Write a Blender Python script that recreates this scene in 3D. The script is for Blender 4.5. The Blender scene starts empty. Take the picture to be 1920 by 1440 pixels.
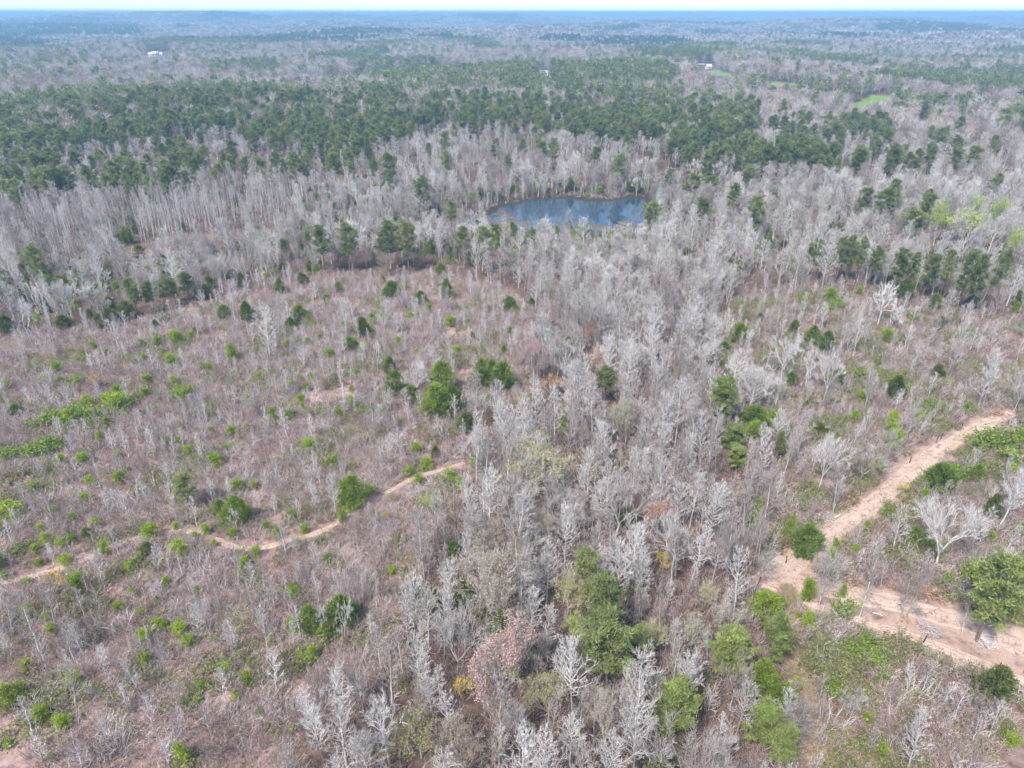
import bpy, math, random
import numpy as np
from mathutils import Vector

random.seed(7)
RNG = np.random.default_rng(11)
S = bpy.context.scene
COL = S.collection

# ------------------------------------------------------------------ camera
CAM_H = 66.0
F_PX = 1346.0                      # focal length in pixels of a 1920 x 1440 frame
HORIZON = 23.0
PITCH = math.atan((720 - HORIZON) / F_PX)
cd = bpy.data.cameras.new('camera')
cam = bpy.data.objects.new('camera', cd)
COL.objects.link(cam)
cam.location = (0, 0, CAM_H)
cam.rotation_euler = (math.pi / 2 - PITCH, 0, 0)
cd.sensor_width = 36.0
cd.lens = 36.0 * F_PX / 1920
cd.clip_start = 0.5
cd.clip_end = 200000
S.camera = cam

# ------------------------------------------------------------------ light
SUN_EL, SUN_AZ = math.radians(52), math.radians(215)     # azimuth: compass direction the sun stands in, from +Y clockwise
w = bpy.data.worlds.new('World')
S.world = w
w.use_nodes = True
wn = w.node_tree.nodes
wl = w.node_tree.links
wn.clear()
wo = wn.new('ShaderNodeOutputWorld')
wb = wn.new('ShaderNodeBackground')
sk = wn.new('ShaderNodeTexSky')
sk.sky_type = 'NISHITA'
sk.sun_disc = False
sk.sun_elevation = SUN_EL
sk.sun_rotation = SUN_AZ
sk.altitude = 200
sk.air_density = 0.5
sk.dust_density = 0.3
sk.ozone_density = 4.0
wb.inputs['Strength'].default_value = 0.06
# thin broken cloud over the whole sky
wt = wn.new('ShaderNodeTexCoord')
wm_ = wn.new('ShaderNodeMapping'); wm_.inputs['Scale'].default_value = (2.2, 2.2, 6.0)
wno = wn.new('ShaderNodeTexNoise'); wno.inputs['Scale'].default_value = 1.6; wno.inputs['Detail'].default_value = 6
wr = wn.new('ShaderNodeMapRange'); wr.inputs[1].default_value = .42; wr.inputs[2].default_value = .68; wr.inputs[3].default_value = .22; wr.inputs[4].default_value = .85
wx = wn.new('ShaderNodeMix'); wx.data_type = 'RGBA'; wx.inputs[7].default_value = (4.3, 5.1, 5.9, 1)
wl.new(wt.outputs['Generated'], wm_.inputs[0]); wl.new(wm_.outputs[0], wno.inputs['Vector']); wl.new(wno.outputs['Fac'], wr.inputs[0])
wl.new(wr.outputs[0], wx.inputs[0]); wl.new(sk.outputs[0], wx.inputs[6]); wl.new(wx.outputs[2], wb.inputs[0])
wl.new(wb.outputs[0], wo.inputs[0])
sd = bpy.data.lights.new('sun', 'SUN')
sd.energy = 1.5
sd.angle = math.radians(10)
sd.color = (1.0, 0.94, 0.85)
so = bpy.data.objects.new('sun', sd)
COL.objects.link(so)
sdir = Vector((math.sin(SUN_AZ) * math.cos(SUN_EL), math.cos(SUN_AZ) * math.cos(SUN_EL), math.sin(SUN_EL)))
so.rotation_euler = sdir.to_track_quat('Z', 'Y').to_euler()
so.location = (0, 0, 120)
S.view_settings.view_transform = 'Standard'
S.view_settings.look = 'None'
S.view_settings.exposure = 2.08
S.view_settings.gamma = 1.0
S.view_settings.use_curve_mapping = False
S.render.engine = 'CYCLES'
S.cycles.max_bounces = 4
S.cycles.diffuse_bounces = 2
S.cycles.glossy_bounces = 3
S.cycles.transmission_bounces = 2
S.cycles.volume_bounces = 0
S.cycles.use_denoising = True
S.cycles.use_adaptive_sampling = True
S.cycles.adaptive_threshold = 0.03
S.cycles.adaptive_min_samples = 40

# ------------------------------------------------------------------ terrain function and projection
def smooth(x, a, b):
    t = np.clip((x - a) / (b - a), 0, 1)
    return t * t * (3 - 2 * t)

_wv = []
_r0 = np.random.default_rng(5)
for lam, n in ((95, 4), (420, 5), (1250, 6), (5200, 6)):
    L = []
    for _ in range(n):
        a = _r0.uniform(0, 2 * math.pi)
        l = lam * _r0.uniform(.75, 1.4)
        L.append((math.cos(a) * 2 * math.pi / l, math.sin(a) * 2 * math.pi / l, _r0.uniform(0, 6.28)))
    _wv.append(L)

def waves(i, x, y):
    s = 0
    for kx, ky, p in _wv[i]:
        s = s + np.sin(kx * x + ky * y + p)
    return s / math.sqrt(len(_wv[i]))

BUMPS = []                         # x, y, height, sigma_x, sigma_y

def h_raw(x, y):
    r = np.sqrt(x * x + y * y)
    z = 0.55 * waves(0, x, y) * (1 - .6 * smooth(r, 900, 2500))
    z = z + 4.5 * smooth(r, 420, 1000) * waves(1, x, y)
    z = z + 19.0 * smooth(r, 900, 3200) * waves(2, x, y)
    z = z + 15.0 * smooth(r, 3500, 9000) * waves(3, x, y)
    for bx, by, bh, sx, sy in BUMPS:
        z = z + bh * np.exp(-((x - bx) / sx) ** 2 - ((y - by) / sy) ** 2)
    return np.clip(z, -45, 56)

CP, SP = math.cos(PITCH), math.sin(PITCH)

def ray(px, py):
    a = (px - 960) / F_PX
    b = (720 - py) / F_PX
    return a, CP + b * SP, -SP + b * CP

def flat(px, py, z=0.0):
    a, b, c = ray(px, py)
    t = (z - CAM_H) / c
    return a * t, b * t

def pix(x, y, z):
    dz = np.asarray(z) - CAM_H
    d = y * CP - dz * SP
    u = y * SP + dz * CP
    d = np.maximum(d, .01)
    return 960 + F_PX * x / d, 720 - F_PX * u / d

def inpoly(u, v, poly):
    u = np.asarray(u, float); v = np.asarray(v, float)
    res = np.zeros(u.shape, bool)
    n = len(poly)
    for i in range(n):
        x1, y1 = poly[i]; x2, y2 = poly[(i + 1) % n]
        if y1 == y2: continue
        c = ((y1 > v) != (y2 > v)) & (u < (x2 - x1) * (v - y1) / (y2 - y1) + x1)
        res ^= c
    return res

def bump_at(px, py, h, sx, sy):
    x, y = flat(px, py)
    BUMPS.append((x, y, h, sx, sy))

bump_at(330, 235, 7, 150, 70)
bump_at(1010, 165, 6, 130, 110)
bump_at(1640, 185, 6, 60, 60)
bump_at(1470, 152, 8, 120, 90)
bump_at(1345, 128, 6, 100, 90)
bump_at(290, 100, 8, 170, 130)
bump_at(330, 47, 34, 520, 700)
bump_at(440, 50, 20, 420, 600)
bump_at(60, 52, 16, 700, 600)
bump_at(880, 43, 16, 600, 700)

# pond outline traced on its own level, and the basin that holds it
POND_Z = -3.2
POND_PX = [(905, 415), (935, 396), (950, 388), (985, 379), (1020, 374), (1055, 373), (1095, 377), (1130, 380), (1160, 377), (1185, 372), (1205, 372),
           (1214, 381), (1210, 396), (1216, 412), (1205, 425), (1165, 432), (1110, 436), (1050, 433), (990, 428), (940, 426), (900, 424)]
POND = np.array([flat(px, py, POND_Z) for px, py in POND_PX])

_Pd = []
for i in range(len(POND)):
    a_, b_ = POND[i], POND[(i + 1) % len(POND)]
    for t_ in (0, .25, .5, .75):
        q_ = a_ + (b_ - a_) * t_
        _Pd.append(q_ + _r0.normal(size=2) * (.9 if t_ else .4))
POND = np.array(_Pd)

def dist_poly(x, y, P):
    """signed distance to polygon P, negative inside"""
    d = np.full(np.shape(x), 1e9)
    n = len(P)
    for i in range(n):
        ax, ay = P[i]; bx, by = P[(i + 1) % n]
        ex, ey = bx - ax, by - ay
        t = np.clip(((x - ax) * ex + (y - ay) * ey) / (ex * ex + ey * ey + 1e-9), 0, 1)
        d = np.minimum(d, np.hypot(x - ax - t * ex, y - ay - t * ey))
    ins = inpoly(x, y, [tuple(p) for p in P])
    return np.where(ins, -d, d)

def H(x, y):
    x = np.asarray(x, float); y = np.asarray(y, float)
    z = h_raw(x, y)
    near = (np.abs(x - POND[:, 0].mean()) < 160) & (np.abs(y - POND[:, 1].mean()) < 160)
    if np.any(near):
        xs = np.atleast_1d(x); ys = np.atleast_1d(y); zs = np.atleast_1d(z).copy(); nr = np.atleast_1d(near)
        d = dist_poly(xs[nr], ys[nr], POND)
        k = smooth(d, 0, 45)
        zi = np.where(d < 0, POND_Z - .05 - .9 * smooth(-d, 0, 6), (POND_Z + .02 + .5 * smooth(d, 0, 25)) * (1 - k) + zs[nr] * k)
        zs[nr] = zi
        z = zs.reshape(np.shape(x)) if np.shape(x) else zs[0]
    return z

def gp(px, py):
    """ground point under a pixel of the photograph"""
    x, y = flat(px, py)
    for _ in range(12):
        z = float(H(np.array([x]), np.array([y]))[0])
        x, y = flat(px, py, z)
    return x, y, z

# ------------------------------------------------------------------ materials
def newmat(name):
    m = bpy.data.materials.new(name)
    m.use_nodes = True
    nt = m.node_tree
    b = nt.nodes['Principled BSDF']
    b.inputs['Specular IOR Level'].default_value = .15
    b.inputs['Roughness'].default_value = .9
    return m, nt, b

def nd(nt, t, **kw):
    n = nt.nodes.new(t)
    for k, v in kw.items(): setattr(n, k, v)
    return n

def mixc(nt, fac, a, b, blend='MIX'):
    n = nd(nt, 'ShaderNodeMix', data_type='RGBA', blend_type=blend)
    for s, v in ((0, fac), (6, a), (7, b)):
        if hasattr(v, 'is_output'): nt.links.new(v, n.inputs[s])
        elif s == 0: n.inputs[0].default_value = v
        else: n.inputs[s].default_value = (*v, 1)
    return n.outputs[2]

def noise(nt, scale, detail=4, rough=.55, vec=None):
    n = nd(nt, 'ShaderNodeTexNoise')
    n.inputs['Scale'].default_value = scale
    n.inputs['Detail'].default_value = detail
    n.inputs['Roughness'].default_value = rough
    if vec is not None: nt.links.new(vec, n.inputs['Vector'])
    return n.outputs['Fac']

def ramp(nt, fac, lo, hi):
    n = nd(nt, 'ShaderNodeMapRange')
    n.interpolation_type = 'SMOOTHSTEP'
    n.inputs[1].default_value = lo; n.inputs[2].default_value = hi
    nt.links.new(fac, n.inputs[0])
    return n.outputs[0]

def plant_mat(name, c0, c1, trans=0.0, spread=.35, rough=.85):
    """colour varies from plant to plant (Random) and from piece to piece (tone)"""
    m, nt, b = newmat(name)
    oi = nd(nt, 'ShaderNodeObjectInfo')
    at = nd(nt, 'ShaderNodeAttribute', attribute_name='tone')
    c = mixc(nt, oi.outputs['Random'], c0, c1)
    mr = nd(nt, 'ShaderNodeMapRange')
    mr.inputs[3].default_value = 1 - spread; mr.inputs[4].default_value = 1 + spread
    nt.links.new(at.outputs['Fac'], mr.inputs[0])
    cb = nd(nt, 'ShaderNodeCombineColor')
    for i in range(3): nt.links.new(mr.outputs[0], cb.inputs[i])
    c = mixc(nt, 1.0, c, cb.outputs[0], 'MULTIPLY')
    nt.links.new(c, b.inputs['Base Color'])
    b.inputs['Roughness'].default_value = rough
    if trans:
        out = nt.nodes['Material Output']
        tr = nd(nt, 'ShaderNodeBsdfTranslucent')
        nt.links.new(c, tr.inputs[0])
        mx = nd(nt, 'ShaderNodeMixShader')
        mx.inputs[0].default_value = trans
        nt.links.new(b.outputs[0], mx.inputs[1]); nt.links.new(tr.outputs[0], mx.inputs[2])
        nt.links.new(mx.outputs[0], out.inputs[0])
    return m

M = {}
M['bark'] = plant_mat('pale_bark', (.25, .215, .20), (.66, .635, .63), spread=.2)
M['bark_dark'] = plant_mat('grey_brown_bark', (.20, .165, .15), (.30, .25, .235), spread=.2)
M['bark_pine'] = plant_mat('pine_bark', (.16, .12, .105), (.23, .185, .165))
M['twig'] = plant_mat('fine_twigs', (.33, .28, .26), (.64, .61, .60), spread=.4)
M['sapling'] = plant_mat('sapling_bark', (.30, .24, .235), (.68, .63, .635), spread=.35)
M['far_twig'] = plant_mat('far_twigs', (.25, .19, .165), (.56, .51, .51), spread=.5)
M['brush'] = plant_mat('dry_brush_stems', (.24, .152, .137), (.465, .36, .34), spread=.5)
M['pale_brush'] = plant_mat('pale_brush_stems', (.37, .305, .285), (.63, .57, .555), spread=.4)
M['snag'] = plant_mat('weathered_wood', (.58, .56, .55), (.72, .70, .69), spread=.15)
M['needle'] = plant_mat('pine_needles', (.17, .22, .085), (.31, .345, .14), .38, .5)
M['pale_needle'] = plant_mat('pale_pine_needles', (.23, .285, .09), (.32, .37, .13), .35, .45)
M['bright_cedar'] = plant_mat('bright_cedar_foliage', (.20, .285, .04), (.30, .375, .06), .35, .5)
M['far_needle'] = plant_mat('far_pine_needles', (.06, .095, .05), (.11, .15, .07), .2, .4)
M['cedar'] = plant_mat('cedar_foliage', (.14, .21, .045), (.24, .32, .065), .35, .5)
M['olive'] = plant_mat('olive_cedar_foliage', (.15, .185, .055), (.20, .23, .075), .35, .45)
M['young'] = plant_mat('young_pine_needles', (.25, .36, .04), (.38, .48, .065), .4, .45)
M['shrub'] = plant_mat('shrub_leaves', (.20, .30, .045), (.31, .41, .07), .4, .5)
M['under'] = plant_mat('undergrowth_leaves', (.17, .195, .065), (.29, .32, .11), .25, .45)
M['grass'] = plant_mat('dry_grass', (.36, .26, .17), (.52, .42, .29), .1, .35)
BUD = {'k': ('pink', (.58, .38, .35), (.64, .44, .41)), 'm': ('salmon', (.60, .36, .28), (.66, .42, .34)), 'w': ('yellow', (.60, .42, .05), (.66, .48, .08)),
       'q': ('olive_yellow', (.33, .30, .10), (.40, .36, .13)), 'l': ('lime', (.30, .42, .05), (.38, .46, .07)), 'v': ('pale_green', (.36, .42, .20), (.44, .48, .26)),
       'r': ('rust', (.40, .22, .09), (.46, .27, .12)), 'e': ('tan', (.38, .30, .18), (.44, .35, .22))}
for k, (n, a, b) in BUD.items(): M['bud_' + k] = plant_mat(n + '_buds', a, b, .15, .25)

# ------------------------------------------------------------------ mesh helpers
class MB:
    """collects tubes, leaves and free polygons; build() makes one mesh"""
    def __init__(s):
        s.v = []; s.f4 = []; s.f3 = []; s.m4 = []; s.m3 = []; s.t4 = []; s.t3 = []; s.n = 0
    def tubes(s, p0, p1, r0, r1, sides=3, mat=0, tone=None):
        p0 = np.asarray(p0, float).reshape(-1, 3); p1 = np.asarray(p1, float).reshape(-1, 3)
        n = len(p0)
        if n == 0: return
        r0 = np.broadcast_to(np.asarray(r0, float), (n,)); r1 = np.broadcast_to(np.asarray(r1, float), (n,))
        d = p1 - p0
        d = d / (np.linalg.norm(d, axis=1, keepdims=True) + 1e-9)
        a = np.where(np.abs(d[:, 2:3]) < .9, np.array([[0, 0, 1.]]), np.array([[1., 0, 0]]))
        e1 = np.cross(d, a); e1 /= np.linalg.norm(e1, axis=1, keepdims=True) + 1e-9
        e2 = np.cross(d, e1)
        V = np.zeros((n, 2, sides, 3))
        for k in range(sides):
            o = math.cos(2 * math.pi * k / sides) * e1 + math.sin(2 * math.pi * k / sides) * e2
            V[:, 0, k] = p0 + o * r0[:, None]
            V[:, 1, k] = p1 + o * r1[:, None]
        base = s.n + np.arange(n)[:, None] * 2 * sides
        k = np.arange(sides)[None]; k2 = (k + 1) % sides
        F = np.stack([base + k2, base + k, base + sides + k, base + sides + k2], -1).reshape(-1, 4)
        s.v.append(V.reshape(-1, 3)); s.f4.append(F); s.m4.append(np.full(len(F), mat)); s.n += n * 2 * sides
        tn = RNG.random(n) if tone is None else np.broadcast_to(tone, (n,))
        s.t4.append(np.repeat(tn, sides))
    def blades(s, p, d, ln, wd, mat=0, tone=None):
        """triangles from p along d"""
        p = np.asarray(p, float); n = len(p)
        d = d / (np.linalg.norm(d, axis=1, keepdims=True) + 1e-9)
        q = RNG.normal(size=(n, 3)) * .55 + np.array([0, 0, 1.0])      # sprays lie mostly open to the sky
        e = np.cross(d, q); e /= np.linalg.norm(e, axis=1, keepdims=True) + 1e-9
        ln = np.broadcast_to(np.asarray(ln, float), (n,))[:, None]; wd = np.broadcast_to(np.asarray(wd, float), (n,))[:, None]
        V = np.stack([p - e * wd * .5, p + e * wd * .5, p + d * ln], 1)
        s.f3.append(s.n + np.arange(n * 3).reshape(-1, 3)); s.v.append(V.reshape(-1, 3)); s.n += n * 3
        s.m3.append(np.full(n, mat)); s.t3.append(RNG.random(n) if tone is None else np.broadcast_to(tone, (n,)))
    def leaves(s, p, size, mat=0, tone=None, up=0.0):
        p = np.asarray(p, float); n = len(p)
        nr = RNG.normal(size=(n, 3)); nr[:, 2] = np.abs(nr[:, 2]) + up
        nr /= np.linalg.norm(nr, axis=1, keepdims=True)
        a = np.cross(nr, RNG.normal(size=(n, 3))); a /= np.linalg.norm(a, axis=1, keepdims=True) + 1e-9
        b = np.cross(nr, a)
        sz = np.broadcast_to(np.asarray(size, float), (n,))[:, None]
        V = np.stack([p - a * sz * .5, p + b * sz * .28, p + a * sz * .5, p - b * sz * .28], 1)
        s.f4.append(s.n + np.arange(n * 4).reshape(-1, 4)); s.v.append(V.reshape(-1, 3)); s.n += n * 4
        s.m4.append(np.full(n, mat)); s.t4.append(RNG.random(n) if tone is None else np.broadcast_to(tone, (n,)))
    def poly(s, V, F, mat=0):
        """F: list of faces with 3 or 4 corners"""
        V = np.asarray(V, float)
        f4 = [f for f in F if len(f) == 4]; f3 = [f for f in F if len(f) == 3]
        if f4: s.f4.append(s.n + np.array(f4)); s.m4.append(np.full(len(f4), mat)); s.t4.append(RNG.random(len(f4)))
        if f3: s.f3.append(s.n + np.array(f3)); s.m3.append(np.full(len(f3), mat)); s.t3.append(RNG.random(len(f3)))
        s.v.append(V); s.n += len(V)
    def box(s, c, d, mat=0):
        x, y, z = c; a, b, e = d[0] / 2, d[1] / 2, d[2] / 2
        V = [(x + i * a, y + j * b, z + k * e) for k in (-1, 1) for j in (-1, 1) for i in (-1, 1)]
        s.poly(V, [(0, 2, 3, 1), (4, 5, 7, 6), (0, 1, 5, 4), (2, 6, 7, 3), (0, 4, 6, 2), (1, 3, 7, 5)], mat)
    def build(s, name, mats, smooth_=False):
        me = bpy.data.meshes.new(name)
        v = np.concatenate(s.v) if s.v else np.zeros((0, 3))
        f4 = np.concatenate(s.f4) if s.f4 else np.zeros((0, 4), int)
        f3 = np.concatenate(s.f3) if s.f3 else np.zeros((0, 3), int)
        me.vertices.add(len(v)); me.vertices.foreach_set('co', v.astype(np.float32).ravel())
        li = np.concatenate([f4.ravel(), f3.ravel()]).astype(np.int32)
        me.loops.add(len(li)); me.loops.foreach_set('vertex_index', li)
        nf = len(f4) + len(f3)
        me.polygons.add(nf)
        st = np.concatenate([np.arange(len(f4)) * 4, len(f4) * 4 + np.arange(len(f3)) * 3]).astype(np.int32)
        me.polygons.foreach_set('loop_start', st)
        mi = np.concatenate([*(s.m4 or [np.zeros(0)]), *(s.m3 or [np.zeros(0)])]).astype(np.int32)
        me.polygons.foreach_set('material_index', mi)
        me.polygons.foreach_set('use_smooth', np.full(nf, smooth_))
        at = me.attributes.new('tone', 'FLOAT', 'FACE')
        at.data.foreach_set('value', np.concatenate([*(s.t4 or [np.zeros(0)]), *(s.t3 or [np.zeros(0)])]).astype(np.float32))
        for m in mats: me.materials.append(m)
        me.update(calc_edges=True)
        return me

def unit(v): return v / (np.linalg.norm(v) + 1e-9)

def polyline(p, d, L, n, bend, wob):
    """points of a branch that starts at p along d and bends by vector bend"""
    P = [np.array(p, float)]
    d = unit(np.array(d, float))
    for i in range(n):
        d = unit(d + np.array(bend) / n + RNG.normal(size=3) * wob)
        P.append(P[-1] + d * L / n)
    return P

def segs(P, r0, r1):
    n = len(P) - 1
    R = [r0 + (r1 - r0) * i / n for i in range(n + 1)]
    return [(P[i], P[i + 1], R[i], R[i + 1]) for i in range(n)]

def put(mb, L, sides, mat=0):
    if L: mb.tubes([a[0] for a in L], [a[1] for a in L], [a[2] for a in L], [a[3] for a in L], sides, mat)

def perp(d):
    q = RNG.normal(size=3)
    return unit(q - d * np.dot(q, d))

PROTO = {}      # kind -> list of dicts: trunk, crown, joined mesh, h, w

def register(kind, trunk, crown, mats, h, w_):
    """trunk: mesh builder of the stem (material 0); crown: mesh builder whose material indices address mats"""
    d = dict(h=h, w=w_)
    i = len(PROTO.setdefault(kind, []))
    d['trunk'] = trunk.build('%s_trunk_mesh%d' % (kind, i), mats[:1], True)
    d['crown'] = crown.build('%s_crown_mesh%d' % (kind, i), mats)
    j = MB()
    for src, in ((trunk,), (crown,)):
        for a in src.f4: j.f4.append(a + j.n)
        for a in src.f3: j.f3.append(a + j.n)
        j.v += src.v; j.m4 += src.m4; j.m3 += src.m3; j.t4 += src.t4; j.t3 += src.t3
        j.n += src.n
    d['joined'] = j.build('%s_mesh%d' % (kind, i), mats)
    PROTO[kind].append(d)

def bud_leaves(mb, tips, n, size, mat, spread=.35):
    tips = np.array(tips)
    c = tips[RNG.integers(0, len(tips), n)] + RNG.normal(size=(n, 3)) * spread
    mb.leaves(c, RNG.uniform(.6, 1.2, n) * size, mat)

def conical_tree(kind, hgt, wid, nb, start, twig_r=.013, buds=None, dens=6, bark='bark', twig='twig', elev=(.45, 1.05)):
    """straight leader with ascending side branches, as sweetgums and tulip trees have in winter"""
    t = MB(); c = MB()
    P = [np.array([0, 0, -.3])]
    n = 10
    lean = RNG.normal(size=2) * .012
    for i in range(1, n + 1):
        z = hgt * i / n
        P.append(np.array([lean[0] * z + RNG.normal() * .05, lean[1] * z + RNG.normal() * .05, z]))
    R0 = .011 * hgt + .03
    put(t, segs(P, R0, .015), 6)
    tips = [P[-1]]; B = []; T = []
    az = RNG.uniform(0, 6.28)
    for k in range(nb):
        f = start + (1 - start) * (k + RNG.uniform(0, .8)) / nb
        f = min(f, .985)
        i = min(int(f * n), n - 1)
        p = P[i] + (P[i + 1] - P[i]) * (f * n - i)
        az += 2.4 + RNG.normal() * .3
        s_ = (f - start) / (1 - start)
        L = wid * .5 * (min(1, .55 + 2.2 * s_) * (1 - s_) ** .62 + .1) * RNG.uniform(.7, 1.2)
        el = elev[0] + (elev[1] - elev[0]) * s_ + RNG.normal() * .12
        d = np.array([math.cos(az) * math.cos(el), math.sin(az) * math.cos(el), math.sin(el)])
        L = L / max(math.cos(el), .45)
        rb = max(.018, min(.05, L * .016)) * (1.25 - .5 * s_)
        Q = polyline(p, d, L, 4, (0, 0, .45), .10)
        B += segs(Q, rb, .010)
        tips.append(Q[-1])
        for j in range(dens):
            g = RNG.uniform(.25, 1)
            a = min(int(g * 4), 3)
            q = Q[a] + (Q[a + 1] - Q[a]) * (g * 4 - a)
            dd = unit(Q[a + 1] - Q[a])
            d2 = unit(dd + perp(dd) * RNG.uniform(.6, 1.0) + np.array([0, 0, .2]))
            l2 = L * RNG.uniform(.2, .42) * (1.15 - .5 * g) + .15
            Q2 = polyline(q, d2, l2, 2, (0, 0, .25), .12)
            T += segs(Q2, twig_r * 1.35, twig_r * .7)
            tips.append(Q2[-1])
            for _ in range(3):
                m_ = Q2[1] if RNG.random() < .5 else Q2[0] + (Q2[1] - Q2[0]) * RNG.random()
                d3 = unit(d2 + perp(d2) * RNG.uniform(.5, 1.0))
                e = m_ + d3 * l2 * RNG.uniform(.3, .6)
                T.append((m_, e, twig_r, twig_r * .5)); tips.append(e)
    put(c, B, 4, 0); put(c, T, 3, 1)
    mats = [M[bark], M[twig]]
    if buds:
        mats.append(M['bud_' + buds[0]])
        bud_leaves(c, tips, buds[1], buds[2], 2)
    register(kind, t, c, mats, hgt, wid)

def spreading_tree(kind, hgt, wid, first=.28, nl=5, lv=4, twig_r=.013, buds=None, bark='bark', twig='twig', wob=.14, ntw=4, up=.35, thick=1.0):
    """short trunk that forks into spreading limbs"""
    t = MB(); c = MB()
    z0 = hgt * first
    P = polyline((0, 0, -.3), (RNG.normal() * .05, RNG.normal() * .05, 1), z0 + .3, 4, (0, 0, .1), .04)
    r0 = (.014 * hgt + .04) * thick
    put(t, segs(P, r0 * 1.15, r0 * .8), 6)
    B = []; T = []; tips = []
    lens = [.34, .26, .19, .13, .09]
    def grow(p, d, lvl, r, sc):
        L = lens[lvl] * hgt * sc * RNG.uniform(.8, 1.2)
        Q = polyline(p, d, L, 3, (0, 0, up * .5), wob)
        B.extend(segs(Q, r, r * .62))
        if lvl >= lv - 1:
            tips.append(Q[-1])
            for q in (Q[1], Q[2], Q[3]):
                for _ in range(ntw):
                    dd = unit(Q[-1] - Q[0])
                    d3 = unit(dd + perp(dd) * RNG.uniform(.5, 1.1) + np.array([0, 0, .15]))
                    e = q + d3 * L * RNG.uniform(.45, .9)
                    T.append((q, e, twig_r, twig_r * .45)); tips.append(e)
            return
        nch = 3 if lvl < 2 else RNG.integers(2, 4)
        for i in range(nch):
            g = Q[-1] if i < 2 else Q[2]
            dd = unit(Q[-1] - Q[-2])
            d2 = unit(dd + perp(dd) * RNG.uniform(.45, .85) + np.array([0, 0, .12]))
            grow(g, d2, lvl + 1, max(r * .62, twig_r * 1.2), sc * RNG.uniform(.85, 1.05))
    az = RNG.uniform(0, 6.28)
    for i in range(nl):
        az += 6.28 / nl + RNG.normal() * .25
        el = RNG.uniform(.55, 1.2)
        if i == nl - 1: el = 1.45
        d = np.array([math.cos(az) * math.cos(el), math.sin(az) * math.cos(el), math.sin(el)])
        grow(P[-1] + (P[-2] - P[-1]) * RNG.uniform(0, .7), d, 0, r0 * .55, RNG.uniform(.85, 1.1))
    # stretch to the wanted size
    pts = np.array(tips)
    sx = wid * .5 / np.percentile(np.hypot(pts[:, 0], pts[:, 1]), 93)
    sz = (hgt - z0) / max(np.percentile(pts[:, 2], 98) - z0, .1)
    def st(p): return np.array([p[0] * sx, p[1] * sx, z0 + (p[2] - z0) * sz if p[2] > z0 else p[2]])
    B = [(st(a), st(b), x, y) for a, b, x, y in B]
    T = [(st(a), st(b), x, y) for a, b, x, y in T]
    tips = [st(p) for p in tips]
    big = [s_ for s_ in B if s_[2] > .05]; sm = [s_ for s_ in B if s_[2] <= .05]
    put(c, big, 5, 0); put(c, sm, 3, 0); put(c, T, 3, 1)
    mats = [M[bark], M[twig]]
    if buds:
        mats.append(M['bud_' + buds[0]])
        bud_leaves(c, tips, buds[1], buds[2], 2)
    register(kind, t, c, mats, hgt, wid)

def pine(kind, hgt, wid, crown0, nb, ntuft, blade=(.55, .13), nblade=26, mat='needle', bark='bark_pine', full=1.0):
    t = MB(); c = MB()
    n = 8
    P = [np.array([RNG.normal() * .06 * i / 2, RNG.normal() * .06 * i / 2, hgt * .96 * i / n - (.3 if i == 0 else 0)]) for i in range(n + 1)]
    put(t, segs(P, .0125 * hgt + .03, .03), 6)
    B = []; az = RNG.uniform(0, 6)
    for k in range(nb):
        s_ = (k + RNG.random() * .9) / nb
        z = hgt * (crown0 + (.97 - crown0) * s_)
        i = min(int(z / (hgt * .96) * n), n - 1)
        az += 2.4 + RNG.normal() * .4
        L = wid * .5 * (math.sin(math.pi * min(.97, .16 + .74 * s_)) ** .7) * RNG.uniform(.65, 1.15) * (1 - .25 * s_)
        el = -.1 + .75 * s_ + RNG.normal() * .12
        d = np.array([math.cos(az) * math.cos(el), math.sin(az) * math.cos(el), math.sin(el)])
        Q = polyline((P[i][0], P[i][1], z), d, L, 3, (0, 0, .35), .1)
        B += segs(Q, .012 * L + .012, .012)
        for j in range(ntuft):
            g = 1 - .62 * (RNG.random() ** 1.3) * full
            a = min(int(g * 3), 2)
            q = Q[a] + (Q[a + 1] - Q[a]) * (g * 3 - a) + RNG.normal(size=3) * np.array([.16, .16, .10]) * wid * .28
            dd = RNG.normal(size=(nblade, 3)) + np.array([0, 0, .55]) + d * .5
            qq = np.repeat(q[None], nblade, 0) + RNG.normal(size=(nblade, 3)) * np.array([.30, .30, .14])
            tn = np.clip(RNG.normal(.5, .22) + RNG.normal(size=nblade) * .12, 0, 1)
            c.blades(qq, dd, RNG.uniform(.6, 1.2, nblade) * blade[0], blade[1], 1, tn)
    put(c, B, 3, 0)
    register(kind, t, c, [M[bark], M[mat]], hgt, wid)

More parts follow.
